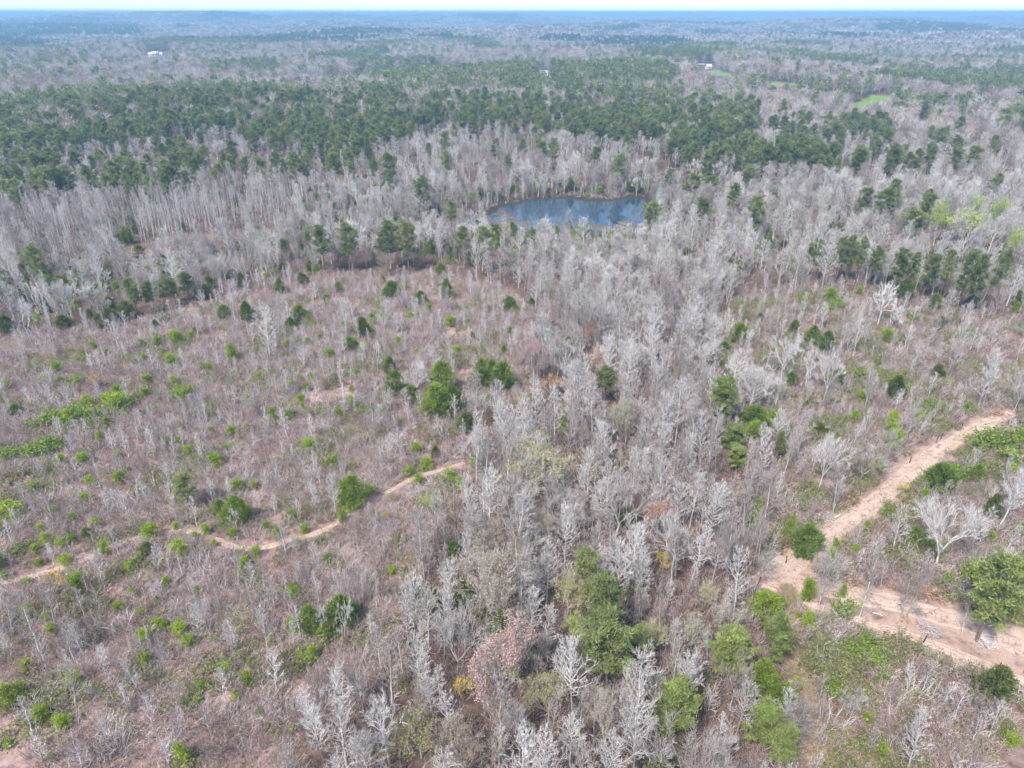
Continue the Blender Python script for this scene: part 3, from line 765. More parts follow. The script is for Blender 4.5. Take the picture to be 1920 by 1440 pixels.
# every plant that can be told apart in the photograph: kind, x, base y, top y, crown width | phrase for neighbours | own label
TABLE = '''
c 422 602 568 30
c 466 607 565 24
y 332 648 620 30
y 297 653 632 24
y 324 692 665 42
y 268 680 662 20
y 305 664 652 16
y 197 670 653 22
y 175 655 640 20
g 155 682 664 34
y 108 705 680 42
y 87 722 702 22
y 116 722 706 18
g 142 726 703 28 | the rounded lime-green shrub | rounded bright lime-green shrub in the upper left of the brown clearing
y 156 694 682 12
y 275 722 703 20
y 222 742 722 30
y 272 748 727 20
y 205 765 738 22
y 226 778 740 38 | the broad bright young pine | broad bright green young pine among brown brush, left clearing
y 255 765 750 22
y 168 770 742 22
g 150 790 758 38
g 180 790 755 32
y 132 798 770 28
y 167 792 778 18
g 95 798 770 50
g 68 803 785 26
c 33 782 758 22
y 15 730 713 24
g 333 755 725 38
g 360 745 720 26
g 346 760 735 28
y 394 700 682 16
y 435 680 645 20
c 293 617 600 13
c 310 608 592 18
o 124 622 590 26
o 210 612 575 30
o 190 622 585 28
o 240 600 562 30
o 172 608 580 18
c 15 625 592 22
p 262 595 518 36 | the tall pine at the clearing's top left edge | tall grey-green pine at the upper left edge of the clearing
p 309 578 520 30
p 357 565 510 34
p 102 565 520 26
p 265 503 460 46
p 12 570 520 32
p 285 590 530 26
p 330 570 522 24
n 97 618 530 50 | the white forked tree on the far left | white forked bare tree standing before pines at the far left
n 62 650 560 60
n 438 583 522 24
v 467 790 740 32 | the pale green flowering tree in the clearing | small pale green flowering tree in the left clearing
r 190 730 700 36
v 447 712 690 30
o 566 533 511 24
l 517 522 503 16
c 635 550 528 18
c 735 562 525 40 | the dark cedar at the top of the clearing | large dark cedar at the top of the brown clearing
c 718 530 517 11
c 789 575 546 24
c 838 565 522 22
c 826 517 492 36
c 955 588 553 28 | the dark oval cedar by the wood's corner | dark oval cedar at the clearing's upper right corner
y 712 587 565 18
y 680 577 566 13
y 768 602 586 13
y 844 613 594 19
g 691 622 605 22
c 550 620 592 38
c 562 600 570 28
b 525 625 552 56
c 657 662 630 40 | the round cedar mid clearing | round olive-green cedar alone in the middle of the clearing
c 613 570 552 13
y 540 653 637 19
y 560 650 638 15
y 577 648 634 15
y 605 673 660 17
y 534 672 660 11
y 599 638 625 13
c 885 640 623 13
c 945 665 648 11
y 856 666 649 17
y 851 682 668 13
y 783 668 655 15
y 586 716 699 15
y 499 735 722 15
y 485 712 699 13
c 742 745 690 32
d 830 748 672 46
d 822 787 717 68 | the largest cedar of the clearing's clump | largest bright cedar, in front of the cedar clump in the clearing
c 770 757 720 42
c 850 777 720 32
b 783 747 677 52 | the white tree inside the cedar clump | white bare spreading tree in the middle of the cedar clump
c 902 730 688 32
c 940 737 672 42 | the tall cedar at the wood's edge | tall dark cedar beside the wood, right of the cedar clump
c 925 725 670 30
c 902 715 672 22
o 875 812 770 36
g 540 768 750 28
y 512 790 765 17
y 717 780 764 11
y 722 762 748 10
n 650 605 560 30
n 682 692 640 24
n 709 697 640 26
b 905 800 730 62
v 1024 578 522 44
c 997 578 557 13
a 1018 622 568 40
o 1026 642 615 28
k 1000 720 632 46 | the pinkish tree at the wood's left edge | pinkish brown budding tree at the left edge of the central wood
b 1062 725 640 78 | the wide pale tree in the wood | wide pale grey bare tree in the upper central wood
m 1122 715 655 38 | the upper salmon tree | small salmon-coloured tree in the upper central wood
m 1102 652 609 22
r 1035 745 703 38
p 1135 762 688 46 | the dim green pine in the wood | dim green pine surrounded by pale bare trees
w 1148 787 762 16
b 1318 577 495 72 | the round oak at the wood's top right | round-crowned dark-trunked bare oak at the wood's upper right corner
b 1290 602 545 90
c 1319 602 578 21
d 1385 645 602 36 | the bright cedar in the right brush | bright green cedar beside a small snag in the right brush
c 1357 663 640 26
c 1336 683 662 14
y 1349 691 675 11
o 1357 737 690 22
P 1350 802 716 62 | the bright pine on the wood's right side | large bright green pine on the right side of the central wood
c 1410 810 757 62
d 1415 832 787 42
y 1062 800 772 16
n 1401 668 618 20
a 1160 677 575 38
b 1118 642 560 52
c 1363 535 485 20
g 1502 572 548 24
y 1555 572 540 24
y 1566 586 560 32
n 1645 612 527 72 | the white gnarled tree below the pine row | white gnarled spreading tree below the pine row on the right
y 1660 645 618 34
c 1750 578 550 22
c 1545 667 620 26
c 1487 628 600 19
c 1522 652 610 26
n 1463 722 625 68 | the big white gnarled tree | big white gnarled tree over a dark cedar in the right brush
c 1480 727 695 40
n 1510 728 650 44
o 1570 724 692 26
a 1780 710 575 38 | the tall white tree on the upper right | tall white feathery bare tree standing alone on the upper right
a 1833 767 660 44
n 1842 762 678 26
b 1900 772 690 62
o 1756 711 683 25
a 1712 697 640 22
a 1600 667 580 24
b 1575 662 600 42
y 1448 802 770 22
y 1600 794 770 19
y 1672 797 775 19
g 1812 777 750 32
g 1750 770 750 42
g 1600 714 690 42
g 1640 707 688 42
g 1668 724 704 34
g 1700 738 722 30
p 1530 528 455 28
p 1563 530 447 30
p 1583 530 445 30
p 1602 530 447 28
p 1627 540 463 34
p 1673 548 468 36
p 1700 550 475 26
p 1727 560 475 38
p 1760 565 470 28
p 1790 590 475 46 | the thickest pine of the row | thickest pine of the row with long bare trunk on the right
p 1815 590 480 36
p 1843 585 470 26
p 1705 456 393 68 | the big lone dark pine | big lone dark pine above the pine row on the right
c 1880 483 455 34
l 1750 460 398 34
l 1803 468 398 62 | the wide lime tree | wide bright lime-green tree at the right edge, beyond the dark pine
l 1860 445 375 34
l 1818 430 366 28
l 1752 440 378 28
l 1890 500 433 28
p 1217 447 378 42 | the pine at the pond's right end | dark pine standing at the right end of the pond
p 1157 352 290 38 | the tall pine behind the pond | tall dark pine rising behind the pond
p 1300 372 325 42
p 1325 368 325 42
p 1400 362 312 42
p 1330 386 330 36
p 810 420 396 48
p 757 442 420 26
p 585 470 426 48
p 535 482 448 32
g 22 868 838 48 | the bright shrub on the left edge | bright green leafy shrub at the left edge of the picture
g 85 856 822 50
g 110 850 826 44
g 62 860 832 40
y 96 839 827 18
y 160 875 850 24
y 222 863 846 22
y 225 911 885 22
y 238 886 874 19
y 170 913 893 17
y 21 913 898 22
y 66 926 906 20
y 255 927 914 12
y 161 946 925 17
y 190 956 943 14
y 27 982 940 42 | the large young pine at the left edge | large bright young pine at the left edge above the footpath
y 4 999 980 16
y 104 966 950 16
y 79 1001 983 17
y 180 993 973 15
c 165 1011 990 19
y 137 1021 1003 13
y 117 1033 1012 20
y 60 1025 1013 13
y 199 1044 1017 22
y 127 1064 1040 26
y 31 1047 1032 20
y 75 1063 1048 20
y 11 1089 1072 22
y 51 1103 1086 22
y 151 1117 1077 28 | the tall young pine below the left footpath | tall bright young pine below the left end of the footpath
y 283 1017 985 28
o 277 1046 1015 40 | the dark olive cedar beside the footpath | dark olive cedar just below the footpath's hump
y 265 1057 1037 12
y 245 1077 1056 20
y 341 1047 1013 30
y 366 1012 998 16
y 387 1004 984 17
y 402 1027 1013 13
y 331 994 980 14
p 357 957 890 50
d 447 992 928 48 | the large cedar above the footpath | large round cedar behind a white snag above the footpath
c 413 974 935 28
y 439 1012 992 20
n 446 1000 950 28
y 447 926 900 24
y 477 920 900 12
y 336 836 820 16
y 353 855 836 20
y 435 820 800 20
g 430 844 829 26
y 405 877 850 26
a 358 1037 955 24
w 112 1107 1072 38 | the yellow shrub on the left | yellow flowering shrub beside the left end of the footpath
b 110 1142 1080 52
y 372 1113 1100 10
y 247 1118 1102 11
y 580 850 825 22
g 622 882 855 40
y 662 882 868 12
y 623 814 802 10
d 665 958 888 56 | the large yellow-green cedar by the footpath | large yellow-green cedar with twin top beside the footpath
y 680 952 932 16
y 658 964 940 26
y 643 982 957 18
a 630 967 893 34
y 520 1014 990 16
y 571 1002 985 14
y 548 972 957 10
y 800 884 860 26
y 784 912 888 22
y 765 894 876 16
y 780 854 830 20
o 817 862 836 16
l 806 972 930 26
g 842 907 882 38
s 842 1002 925 22
w 723 977 960 16
c 851 1052 1015 26
a 835 1122 1028 46 | the slim white tree beside dark cedars | slim white bare tree standing between small dark cedars
d 813 1157 1095 28
o 775 1142 1088 28
c 865 1137 1085 42
y 616 1060 1040 20
y 736 1082 1062 18
y 552 1127 1100 22
v 1048 882 838 40 | the whitish blossoming tree | whitish green blossoming tree in the central wood
y 1052 817 795 22
a 1057 942 878 46
m 1228 1012 938 56 | the lower salmon tree | bright salmon-coloured tree in the middle of the wood
o 1178 992 950 46
w 1242 1070 1038 28
w 1050 1012 990 14
w 1021 987 973 12
w 1019 957 943 10
e 1030 1052 973 54
p 1100 1162 1038 62
p 1135 1232 1088 84
p 1137 1312 1160 112 | the large dark pine in the lower wood | largest dark green pine in the lower central wood
p 1178 1275 1180 64
P 1370 852 798 52
P 1380 882 838 52
g 1420 962 935 32
q 1320 1142 1090 44
c 1508 1050 980 50 | the round tree at the track corner | round dark green tree on a bare trunk at the track corner
c 1757 927 866 56 | the dark cedar right of the track | dark bushy cedar right of the reddish dirt track
g 1785 907 868 34
c 1828 905 868 28
o 1855 977 926 26
a 1815 1030 943 40 | the leaning white snag | leaning white feathery dead tree in the right-hand brush
a 1877 937 855 22
a 1890 972 885 32
b 1533 922 806 68 | the white bushy tree above the track | white bushy bare tree left of the dirt track
b 1610 907 833 78
b 1650 882 800 52
y 1668 822 773 20
y 1672 850 805 28
g 1648 892 862 26
w 1690 925 908 20
g 1660 972 945 24
y 1738 1034 1012 18
y 1754 1032 1015 16
y 1565 1035 1012 16
g 1835 847 812 44
g 1870 852 802 60
g 1905 842 800 44
g 1890 872 840 40
y 1896 889 870 18
w 1810 830 817 14
p 1455 867 813 28
a 1470 892 808 26
o 1535 817 793 22
y 1512 1132 1088 24 | the small twin-stemmed pine on the track | small twin-stemmed pine standing on the bare dirt track
b 1533 1147 1028 74 | the grey tree on the track | broad grey bare tree growing at the edge of the dirt track
g 1577 1167 1125 40
y 1578 1122 1098 16
a 1610 1162 1035 34
a 1690 1159 1055 34
a 1700 1157 1058 38
P 1830 1202 1046 114 | the big pine beside the wide track | big broad pine with thick grey trunk beside the wide dirt track
s 1803 1189 1128 16
g 1818 1100 1050 44
d 1435 1167 1108 64
P 1445 1252 1158 62
P 1365 1272 1188 90
d 1425 1322 1235 54
d 1462 1337 1280 46
P 1424 1402 1328 84 | the pale green pine at the bottom | pale green pine at the bottom edge left of the grassy lane
P 1460 1450 1368 56
P 1255 1397 1282 94 | the bright pine in the lower wood | bright green pine in the lower right of the wood
g 1560 1312 1275 44
y 1625 1357 1335 16
g 1652 1282 1262 22
g 1590 1237 1205 56
g 1620 1225 1195 44
g 1640 1255 1228 44
y 1651 1422 1396 24
y 1893 1402 1380 26
b 1580 1352 1298 64
b 1835 1352 1308 62
k 943 1328 1182 126 | the big pink tree | big round pink-budding tree in the lower central wood
b 858 1267 1133 106 | the wide grey tree beside the pink one | wide pale grey bare tree up and left of the pink tree
q 790 1422 1336 104 | the olive-yellow tree at the bottom | olive-yellow budding tree near the bottom edge
a 608 1432 1333 58
a 792 1347 1286 42
a 825 1312 1253 42
b 680 1347 1263 48
b 715 1367 1298 44
a 905 1442 1373 28
c 587 1197 1127 34
c 645 1187 1113 50 | the tall cedar behind a white snag | tall cedar behind a white snag in the lower left clearing
c 615 1205 1165 38
n 609 1197 1133 30
n 647 1204 1123 26
y 586 1247 1215 22
g 565 1242 1222 26
w 795 1199 1172 16
w 865 1302 1275 38 | the yellow-leaved bush by the pink tree | yellow-leaved bush at the left foot of the pink tree
d 20 1334 1285 46 | the round bright cedar at lower left | round bright green cedar cut by the left edge, lower left
y 82 1357 1328 28
y 120 1372 1345 30
y 55 1264 1238 20
y 58 1160 1133 20
y 102 1194 1168 18
y 272 1209 1182 28
y 274 1255 1228 20
y 340 1197 1168 26
y 298 1187 1160 22
y 310 1188 1166 16
y 355 1217 1192 28
y 428 1264 1243 22
g 380 1297 1277 26
y 466 1292 1260 18 | the narrow young pine at lower left | narrow bright young pine in the lower left clearing
y 446 1320 1296 18
y 372 1324 1308 16
y 348 1440 1398 30
y 17 1404 1390 16
y 88 1165 1148 16
y 224 1150 1130 22
y 402 1205 1190 11
a 140 1227 1168 26
a 160 1237 1178 28
a 262 1302 1235 42
b 340 1312 1278 36
b 410 1437 1378 54
a 375 1192 1138 38
a 445 1232 1163 38
a 1187 1357 1263 46
a 1260 1287 1208 44
a 1300 1287 1223 40
a 1212 1282 1218 40
v 1365 1202 1138 74
v 1295 1227 1148 70
q 1215 1232 1166 64 | the olive-yellow tree mid wood | olive-yellow budding tree right of the dark pine
l 1078 1217 1153 38
b 1368 1332 1246 80 | the round grey tree | round densely twigged grey tree at the lower right of the wood
m 1212 1392 1348 32
e 1130 1422 1288 74
a 1085 1402 1288 40
a 1030 1402 1288 44
b 975 1432 1328 74
b 1330 1452 1368 76
a 1235 1182 1128 42
a 1185 1187 1118 36
a 978 1177 1048 60 | the tall white tree above the pink one | tall white feathery bare tree above the pink tree
a 1056 1132 1058 42
a 1203 1112 1028 58
a 1412 1062 958 46
b 1360 1112 978 72
a 1308 1012 898 44
a 1180 1042 968 34
a 1203 1037 973 30
a 1122 1017 958 38
a 945 962 800 62
a 1000 880 775 52
a 1240 850 745 52
b 985 1035 940 60
'''
POLES = [(376, 800, 42, 10, 48), (80, 975, 46, 8, 44), (667, 1132, 84, 16, 56), (700, 985, 36, 8, 36), (270, 1230, 40, 6, 40), (395, 1150, 40, 6, 44), (560, 1110, 60, 8, 40)]      # stands of slender poles: x, base y, spread, how many, height

# ------------------------------------------------------------------ object helpers
def tag(o, label=None, cat=None, group=None, kind=None):
    if label: o['label'] = label
    if cat: o['category'] = cat
    if group: o['group'] = group
    if kind: o['kind'] = kind
    return o

def mesh_obj(name, me, parent=None):
    o = bpy.data.objects.new(name, me)
    COL.objects.link(o)
    if parent: o.parent = parent
    return o

# ------------------------------------------------------------------ ground
def zone_of(x, y, z):
    u, v = pix(x, y, z)
    zi = np.full(np.shape(x), len(ZONES))
    for i in range(len(ZONES) - 1, -1, -1):
        zi[inpoly(u, v, ZONES[i][1])] = i
    zi[np.asarray(y) < 3] = [i for i, q in enumerate(ZONES) if q[0] == 'wood'][0]
    return zi, u, v
ZNAME = [q[0] for q in ZONES] + ['far']

def ground_material():
    m, nt, b = newmat('woodland_ground')
    geo = nd(nt, 'ShaderNodeNewGeometry')
    P = geo.outputs['Position']
    def att(n):
        return nd(nt, 'ShaderNodeAttribute', attribute_name=n).outputs['Fac']
    n1 = noise(nt, .9, 6, .65, P); n2 = noise(nt, .12, 4, .6, P); n3 = noise(nt, 5.0, 4, .7, P); n4 = noise(nt, .33, 6, .7, P)
    litter = mixc(nt, ramp(nt, n1, .35, .65), (.085, .055, .045), (.18, .125, .105))
    clear = mixc(nt, ramp(nt, n1, .32, .68), (.205, .125, .115), (.415, .295, .275))
    c = mixc(nt, att('clear'), litter, clear)
    c = mixc(nt, ramp(nt, n2, .45, .8), c, mixc(nt, .4, c, (.20, .185, .10)))
    def lump(a, lo, hi, amp):
        e = nd(nt, 'ShaderNodeMath', operation='MULTIPLY_ADD')
        nt.links.new(n4, e.inputs[0]); e.inputs[1].default_value = amp; e.inputs[2].default_value = -amp / 2
        e2 = nd(nt, 'ShaderNodeMath', operation='ADD')
        nt.links.new(att(a), e2.inputs[0]); nt.links.new(e.outputs[0], e2.inputs[1])
        return ramp(nt, e2.outputs[0], lo, hi)
    c = mixc(nt, lump('lane', .2, .9, 2.0), c, mixc(nt, n1, (.27, .19, .12), (.50, .37, .25)))
    c = mixc(nt, lump('earth', .3, .75, 1.6), c, mixc(nt, n3, (.34, .215, .17), (.54, .40, .33)))
    c = mixc(nt, att('wet'), c, mixc(nt, n1, (.03, .024, .019), (.085, .066, .05)))
    c = mixc(nt, att('field'), c, mixc(nt, n2, (.13, .21, .05), (.22, .31, .10)))
    # beyond the built trees the land itself is woodland seen from far off
    f1 = noise(nt, .0016, 5, .6, P); f2 = noise(nt, .011, 5, .7, P)
    f = mixc(nt, ramp(nt, f2, .35, .65), (.15, .125, .12), (.25, .215, .205))
    f = mixc(nt, ramp(nt, f1, .5, .6), f, (.05, .075, .045))
    c = mixc(nt, att('far'), c, f)
    nt.links.new(c, b.inputs['Base Color'])
    bp = nd(nt, 'ShaderNodeBump')
    bp.inputs['Strength'].default_value = .8; bp.inputs['Distance'].default_value = .25
    nt.links.new(n1, bp.inputs['Height']); nt.links.new(bp.outputs[0], b.inputs['Normal'])
    b.inputs['Roughness'].default_value = 1
    return m

def build_ground():
    R = [0.0, 4.0]
    while R[-1] < 70000: R.append(R[-1] + max(1.3, R[-1] * .0125))
    R = np.array(R)
    A = np.concatenate([np.arange(-52, 52, .36), np.arange(52, 308, 4.0)]) * math.pi / 180
    rr, aa = np.meshgrid(R, A, indexing='ij')
    x = rr * np.sin(aa); y = rr * np.cos(aa)
    z = H(x.ravel(), y.ravel()).reshape(x.shape)
    nr, na = x.shape
    V = np.stack([x, y, z], -1).reshape(-1, 3)
    i = np.arange(nr - 1)[:, None]; j = np.arange(na)[None]
    j2 = (j + 1) % na
    F = np.stack([i * na + j, (i + 1) * na + j, (i + 1) * na + j2, i * na + j2], -1).reshape(-1, 4)
    me = bpy.data.meshes.new('ground')
    me.vertices.add(len(V)); me.vertices.foreach_set('co', V.astype(np.float32).ravel())
    me.loops.add(F.size); me.loops.foreach_set('vertex_index', F[:, ::-1].astype(np.int32).ravel())
    me.polygons.add(len(F)); me.polygons.foreach_set('loop_start', (np.arange(len(F)) * 4).astype(np.int32))
    me.polygons.foreach_set('use_smooth', np.ones(len(F), bool))
    X, Y, Z = V.T
    zi, u, v = zone_of(X, Y, Z)
    names = np.array(ZNAME)[zi]
    r = np.hypot(X, Y)
    att = {'clear': np.where(np.isin(names, ['clear_l']), 1.0, np.where(names == 'brush_r', .45, np.where(names == 'meadow', .5, 0.0))),
           'wet': np.zeros(len(X)), 'lane': np.zeros(len(X)), 'earth': np.zeros(len(X)), 'field': np.zeros(len(X)), 'far': smooth(r, 6000, 7500)}
    near = r < 420
    d = dist_poly(X[near], Y[near], POND)
    att['wet'][near] = 1 - smooth(d, 4, 30)
    n2 = r < 260
    for gx, gy, s_ in PATCH_W:
        att['earth'][n2] = np.maximum(att['earth'][n2], .60 * (1 - smooth(np.hypot((X[n2] - gx) * .8, Y[n2] - gy), s_ * .1, s_ * 1.5)))
    for k in ('up', 'wide', 'low', 'left'):
        dd = strip_dist(X[n2], Y[n2], STRIPS[k])
        att['earth'][n2] = np.maximum(att['earth'][n2], (.75 if k != 'left' else .5) * (1 - smooth(dd, -.5, 3.2 if k != 'left' else 1.6)))
    dd = strip_dist(X[n2], Y[n2], STRIPS['lane'])
    att['lane'][n2] = .8 * (1 - smooth(dd, -2.6, 2.2))
    # cleared shoulder between the two right-hand tracks
    sh = inpoly(u, v, [(1560, 1130), (1640, 1125), (1760, 1150), (1940, 1200), (1940, 1300), (1800, 1235), (1640, 1175)])
    att['earth'][sh] = np.maximum(att['earth'][sh], .62)
    for Fp in FIELDS: att['field'][inpoly(u, v, Fp) & (Y > 100)] = 1
    for k, a in att.items():
        q = me.attributes.new(k, 'FLOAT', 'POINT'); q.data.foreach_set('value', a.astype(np.float32))
    me.materials.append(ground_material())
    me.update(calc_edges=True)
    o = mesh_obj('ground', me)
    tag(o, 'brown leaf-littered ground of the clearings, woods and far rolling country', 'ground', kind='structure')
build_ground()

def dirt_material(name, c0, c1, c2):
    m, nt, b = newmat(name)
    P = nd(nt, 'ShaderNodeNewGeometry').outputs['Position']
    n1 = noise(nt, .8, 6, .65, P); n2 = noise(nt, 4.5, 5, .7, P); n3 = noise(nt, .18, 3, .5, P)
    c = mixc(nt, ramp(nt, n1, .3, .7), c0, c1)
    c = mixc(nt, ramp(nt, n2, .5, .72), c, c2)
    c = mixc(nt, ramp(nt, n3, .45, .75), c, mixc(nt, .6, c, c0))
    nt.links.new(c, b.inputs['Base Color'])
    bp = nd(nt, 'ShaderNodeBump')
    bp.inputs['Strength'].default_value = .9; bp.inputs['Distance'].default_value = .2
    nt.links.new(n2, bp.inputs['Height']); nt.links.new(bp.outputs[0], b.inputs['Normal'])
    return m
M['dirt'] = dirt_material('graded_earth', (.47, .335, .275), (.62, .475, .395), (.70, .58, .50))
M['path'] = dirt_material('footpath_earth', (.47, .335, .27), (.63, .48, .395), (.69, .57, .485))
M['lane'] = dirt_material('dry_grass_lane', (.34, .23, .16), (.46, .33, .23), (.50, .40, .28))

def strip_mesh(key, name, mat, label, lift=.12, rut=.09, ncr=13):
    Q = STRIPS[key]
    d = np.gradient(Q[:, :2], axis=0)
    d /= np.linalg.norm(d, axis=1, keepdims=True) + 1e-9
    nrm = np.stack([-d[:, 1], d[:, 0]], 1)
    n = len(Q)
    k = np.linspace(-1, 1, ncr)
    rg = np.random.default_rng(len(name) + n)
    ph = rg.uniform(0, 6.28, 6)
    s_ = np.cumsum(np.concatenate([[0], np.hypot(*np.diff(Q[:, :2], axis=0).T)]))
    wl_ = 1 + .10 * np.sin(s_ / 3.1 + ph[0]) + .08 * np.sin(s_ / 1.3 + ph[1]) + .05 * np.sin(s_ / .6 + ph[2])
    wr_ = 1 + .10 * np.sin(s_ / 2.7 + ph[3]) + .08 * np.sin(s_ / 1.1 + ph[4]) + .05 * np.sin(s_ / .7 + ph[5])
    off = np.where(k[None] < 0, k[None] * wl_[:, None], k[None] * wr_[:, None]) * Q[:, 2:3] * .5 * 1.12
    x = Q[:, 0:1] + nrm[:, 0:1] * off; y = Q[:, 1:2] + nrm[:, 1:2] * off
    z = H(x.ravel(), y.ravel()).reshape(x.shape)
    prof = lift - rut * np.exp(-((np.abs(k) - .45) / .16) ** 2) - (lift + .12) * smooth(np.abs(k), .78, 1.0)
    z = z + prof[None] + rg.normal(size=x.shape) * .04 + .05 * np.sin(x * 1.9 + y * .7 + ph[0]) * np.sin(y * 1.3 - x * .6 + ph[1])
    V = np.stack([x, y, z], -1).reshape(-1, 3)
    i = np.arange(n - 1)[:, None]; j = np.arange(ncr - 1)[None]
    F = np.stack([i * ncr + j, (i + 1) * ncr + j, (i + 1) * ncr + j + 1, i * ncr + j + 1], -1).reshape(-1, 4)
    mb = MB(); mb.poly(V, [tuple(f) for f in F])
    o = mesh_obj(name, mb.build(name, [M[mat]], True))
    tag(o, label, 'track', kind='structure')
strip_mesh('up', 'dirt_track', 'dirt', 'straight reddish dirt track climbing to the upper right', .12)
strip_mesh('wide', 'dirt_track', 'dirt', 'wide bare dirt track running to the right past the big pine', .10)
strip_mesh('low', 'dirt_track', 'dirt', 'narrow dirt track below the wide one on the right', .14)
strip_mesh('left', 'footpath', 'path', 'thin winding dirt footpath across the left clearing', .10, .04, 9)

# pond
def build_pond():
    m, nt, b = newmat('pond_water')
    b.inputs['Base Color'].default_value = (.026, .06, .10, 1)
    b.inputs['Roughness'].default_value = .015
    b.inputs['Specular IOR Level'].default_value = .5
    b.inputs['IOR'].default_value = 1.5
    P = nd(nt, 'ShaderNodeNewGeometry').outputs['Position']
    nn = noise(nt, .5, 3, .5, P)
    bp = nd(nt, 'ShaderNodeBump'); bp.inputs['Strength'].default_value = .02; bp.inputs['Distance'].default_value = .1
    nt.links.new(nn, bp.inputs['Height']); nt.links.new(bp.outputs[0], b.inputs['Normal'])
    c = POND.mean(0)
    hull = sorted(map(tuple, POND)); lo = []; hi = []
    for L_, seq in ((lo, hull), (hi, hull[::-1])):
        for p in seq:
            while len(L_) > 1 and (L_[-1][0] - L_[-2][0]) * (p[1] - L_[-2][1]) - (L_[-1][1] - L_[-2][1]) * (p[0] - L_[-2][0]) <= 0: L_.pop()
            L_.append(p)
    P2 = c + (np.array(lo[:-1] + hi[:-1]) - c) * 1.06
    n = len(P2)
    V = [(c[0], c[1], POND_Z)] + [(p[0], p[1], POND_Z) for p in P2]
    mb = MB(); mb.poly(V, [(0, 1 + (i + 1) % n, 1 + i) for i in range(n)])
    me = mb.build('pond_water', [m])
    o = mesh_obj('pond_water', me)
    if me.polygons[0].normal.z < 0: me.flip_normals()
    tag(o, 'blue pond reflecting the sky among grey bare trees', 'pond', kind='structure')
build_pond()

M['mat'] = dirt_material('floating_litter', (.10, .075, .062), (.20, .155, .13), (.28, .23, .19))
def pond_mats():
    mb = MB(); rg = np.random.default_rng(3)
    n = 0
    while n < 190:
        px = rg.uniform(890, 1205); py = 404 + rg.beta(3.2, 1.2) * 28
        if n > 140: px, py = rg.uniform(890, 960), rg.uniform(395, 424)
        x, y = flat(px, py, POND_Z)
        a = rg.uniform(.5, 2.6); b = a * rg.uniform(.5, 1.1); k = 9
        t = np.arange(k) * 2 * math.pi / k
        q = rg.uniform(.55, 1.2, k)
        V = [(x, y, POND_Z + .05)] + [(x + a * q[i] * math.cos(t[i]), y + b * q[i] * math.sin(t[i]), POND_Z + .012) for i in range(k)]
        V += [(x + a * q[i] * math.cos(t[i]) * .98, y + b * q[i] * math.sin(t[i]) * .98, POND_Z - .05) for i in range(k)]
        mb.poly(V, [(0, 1 + i, 1 + (i + 1) % k) for i in range(k)] + [(1 + i, 1 + k + i, 1 + k + (i + 1) % k, 1 + (i + 1) % k) for i in range(k)])
        n += 1
    o = mesh_obj('floating_litter', mb.build('floating_litter', [M['mat']]))
    tag(o, 'brown mats of dead leaves floating along the near side of the pond', 'litter', kind='stuff')
pond_mats()

# ------------------------------------------------------------------ who stands where
AREA_HALF = math.radians(46)

def annulus(r0, r1, dens):
    n = int(AREA_HALF * (r1 * r1 - r0 * r0) * dens)
    r = np.sqrt(RNG.uniform(r0 * r0, r1 * r1, n)); a = RNG.uniform(-AREA_HALF, AREA_HALF, n)
    return r * np.sin(a), r * np.cos(a)

COLI = {'tree': 0, 'sap': 1, 'pine': 2, 'thin': 3, 'brush': 4, 'green': 5, 'grass': 6, 'ever': 7}

def pine_noise(x, y):
    s = 0
    for kx, ky, p in ((.021, .013, 1), (-.012, .024, 2.2), (.006, -.018, .4), (.031, .004, 3.3), (.0035, .0042, 1.7), (-.0052, .0031, .6)):
        s = s + np.sin(kx * x + ky * y + p)
    return s / 2.4

def clear_ok(x, y, z, hgt, samples=5, rad=0.0):
    ok = np.ones(len(x), bool)
    for k in range(samples):
        u, v = pix(x, y, z + hgt * k / (samples - 1))
        du = 1.7 * F_PX / np.maximum(np.hypot(y, CAM_H), 1) * min(1.0, k * .5) * (hgt > 6)
        for Pp in CLEAR: ok &= ~(inpoly(u, v, Pp) | inpoly(u - du, v, Pp) | inpoly(u + du, v, Pp))
    return ok

ROADALL = np.concatenate([STRIPS[k][::3] for k in ('up', 'wide', 'low', 'left')])
LANE = STRIPS['lane'][::3]

def off_road(x, y, pad=.6, lane=True):
    pad_l = RNG.normal(-.6, 1.3, len(x)); pad_l[RNG.random(len(x)) < .22] = -9
    ok = np.ones(len(x), bool)
    n = np.hypot(x, y) < 260
    for q in ROADALL: ok[n] &= np.hypot(x[n] - q[0], y[n] - q[1]) > q[2] * .5 + pad
    if lane:
        for q in LANE: ok[n] &= np.hypot(x[n] - q[0], y[n] - q[1]) > q[2] * .5 + pad_l[n]
    return ok

def scatter(typ, r0, r1, mul=1.0, hgt=0.0, pad=.6, lane=True):
    dmax = max(d[COLI[typ]] for d in DENS.values())
    if typ == 'pine': dmax = .036
    x, y = annulus(r0, r1, dmax * mul)
    z = H(x, y)
    zi, u, v = zone_of(x, y, z)
    dz = np.array([DENS[n][COLI[typ]] for n in ZNAME])
    p = dz[zi] / dmax
    if typ in ('pine', 'tree'):
        pn = pine_noise(x, y)
        far = (zi == len(ZONES))
        if typ == 'pine': p = np.where(far, np.where(pn > .85 + .4 * (np.hypot(x, y) < 1000), .75, .045 + .12 * smooth(pn, .2, .85)), p * np.clip(1.25 + .55 * pine_noise(y * 1.9 + 40, x * 1.9), .25, 1.6))
        else: p = np.where(far & (pn > .95), p * .25, p)
    ok = RNG.random(len(x)) < p
    for Fp in FIELDS: ok &= ~inpoly(u, v, Fp)
    x, y, z = x[ok], y[ok], z[ok]
    ok = z > POND_Z + .08
    if r0 < 260: ok &= off_road(x, y, pad, lane)
    if hgt: 
        ok[ok] &= clear_ok(x[ok], y[ok], z[ok], hgt)
    return np.stack([x[ok], y[ok], z[ok]], 1)

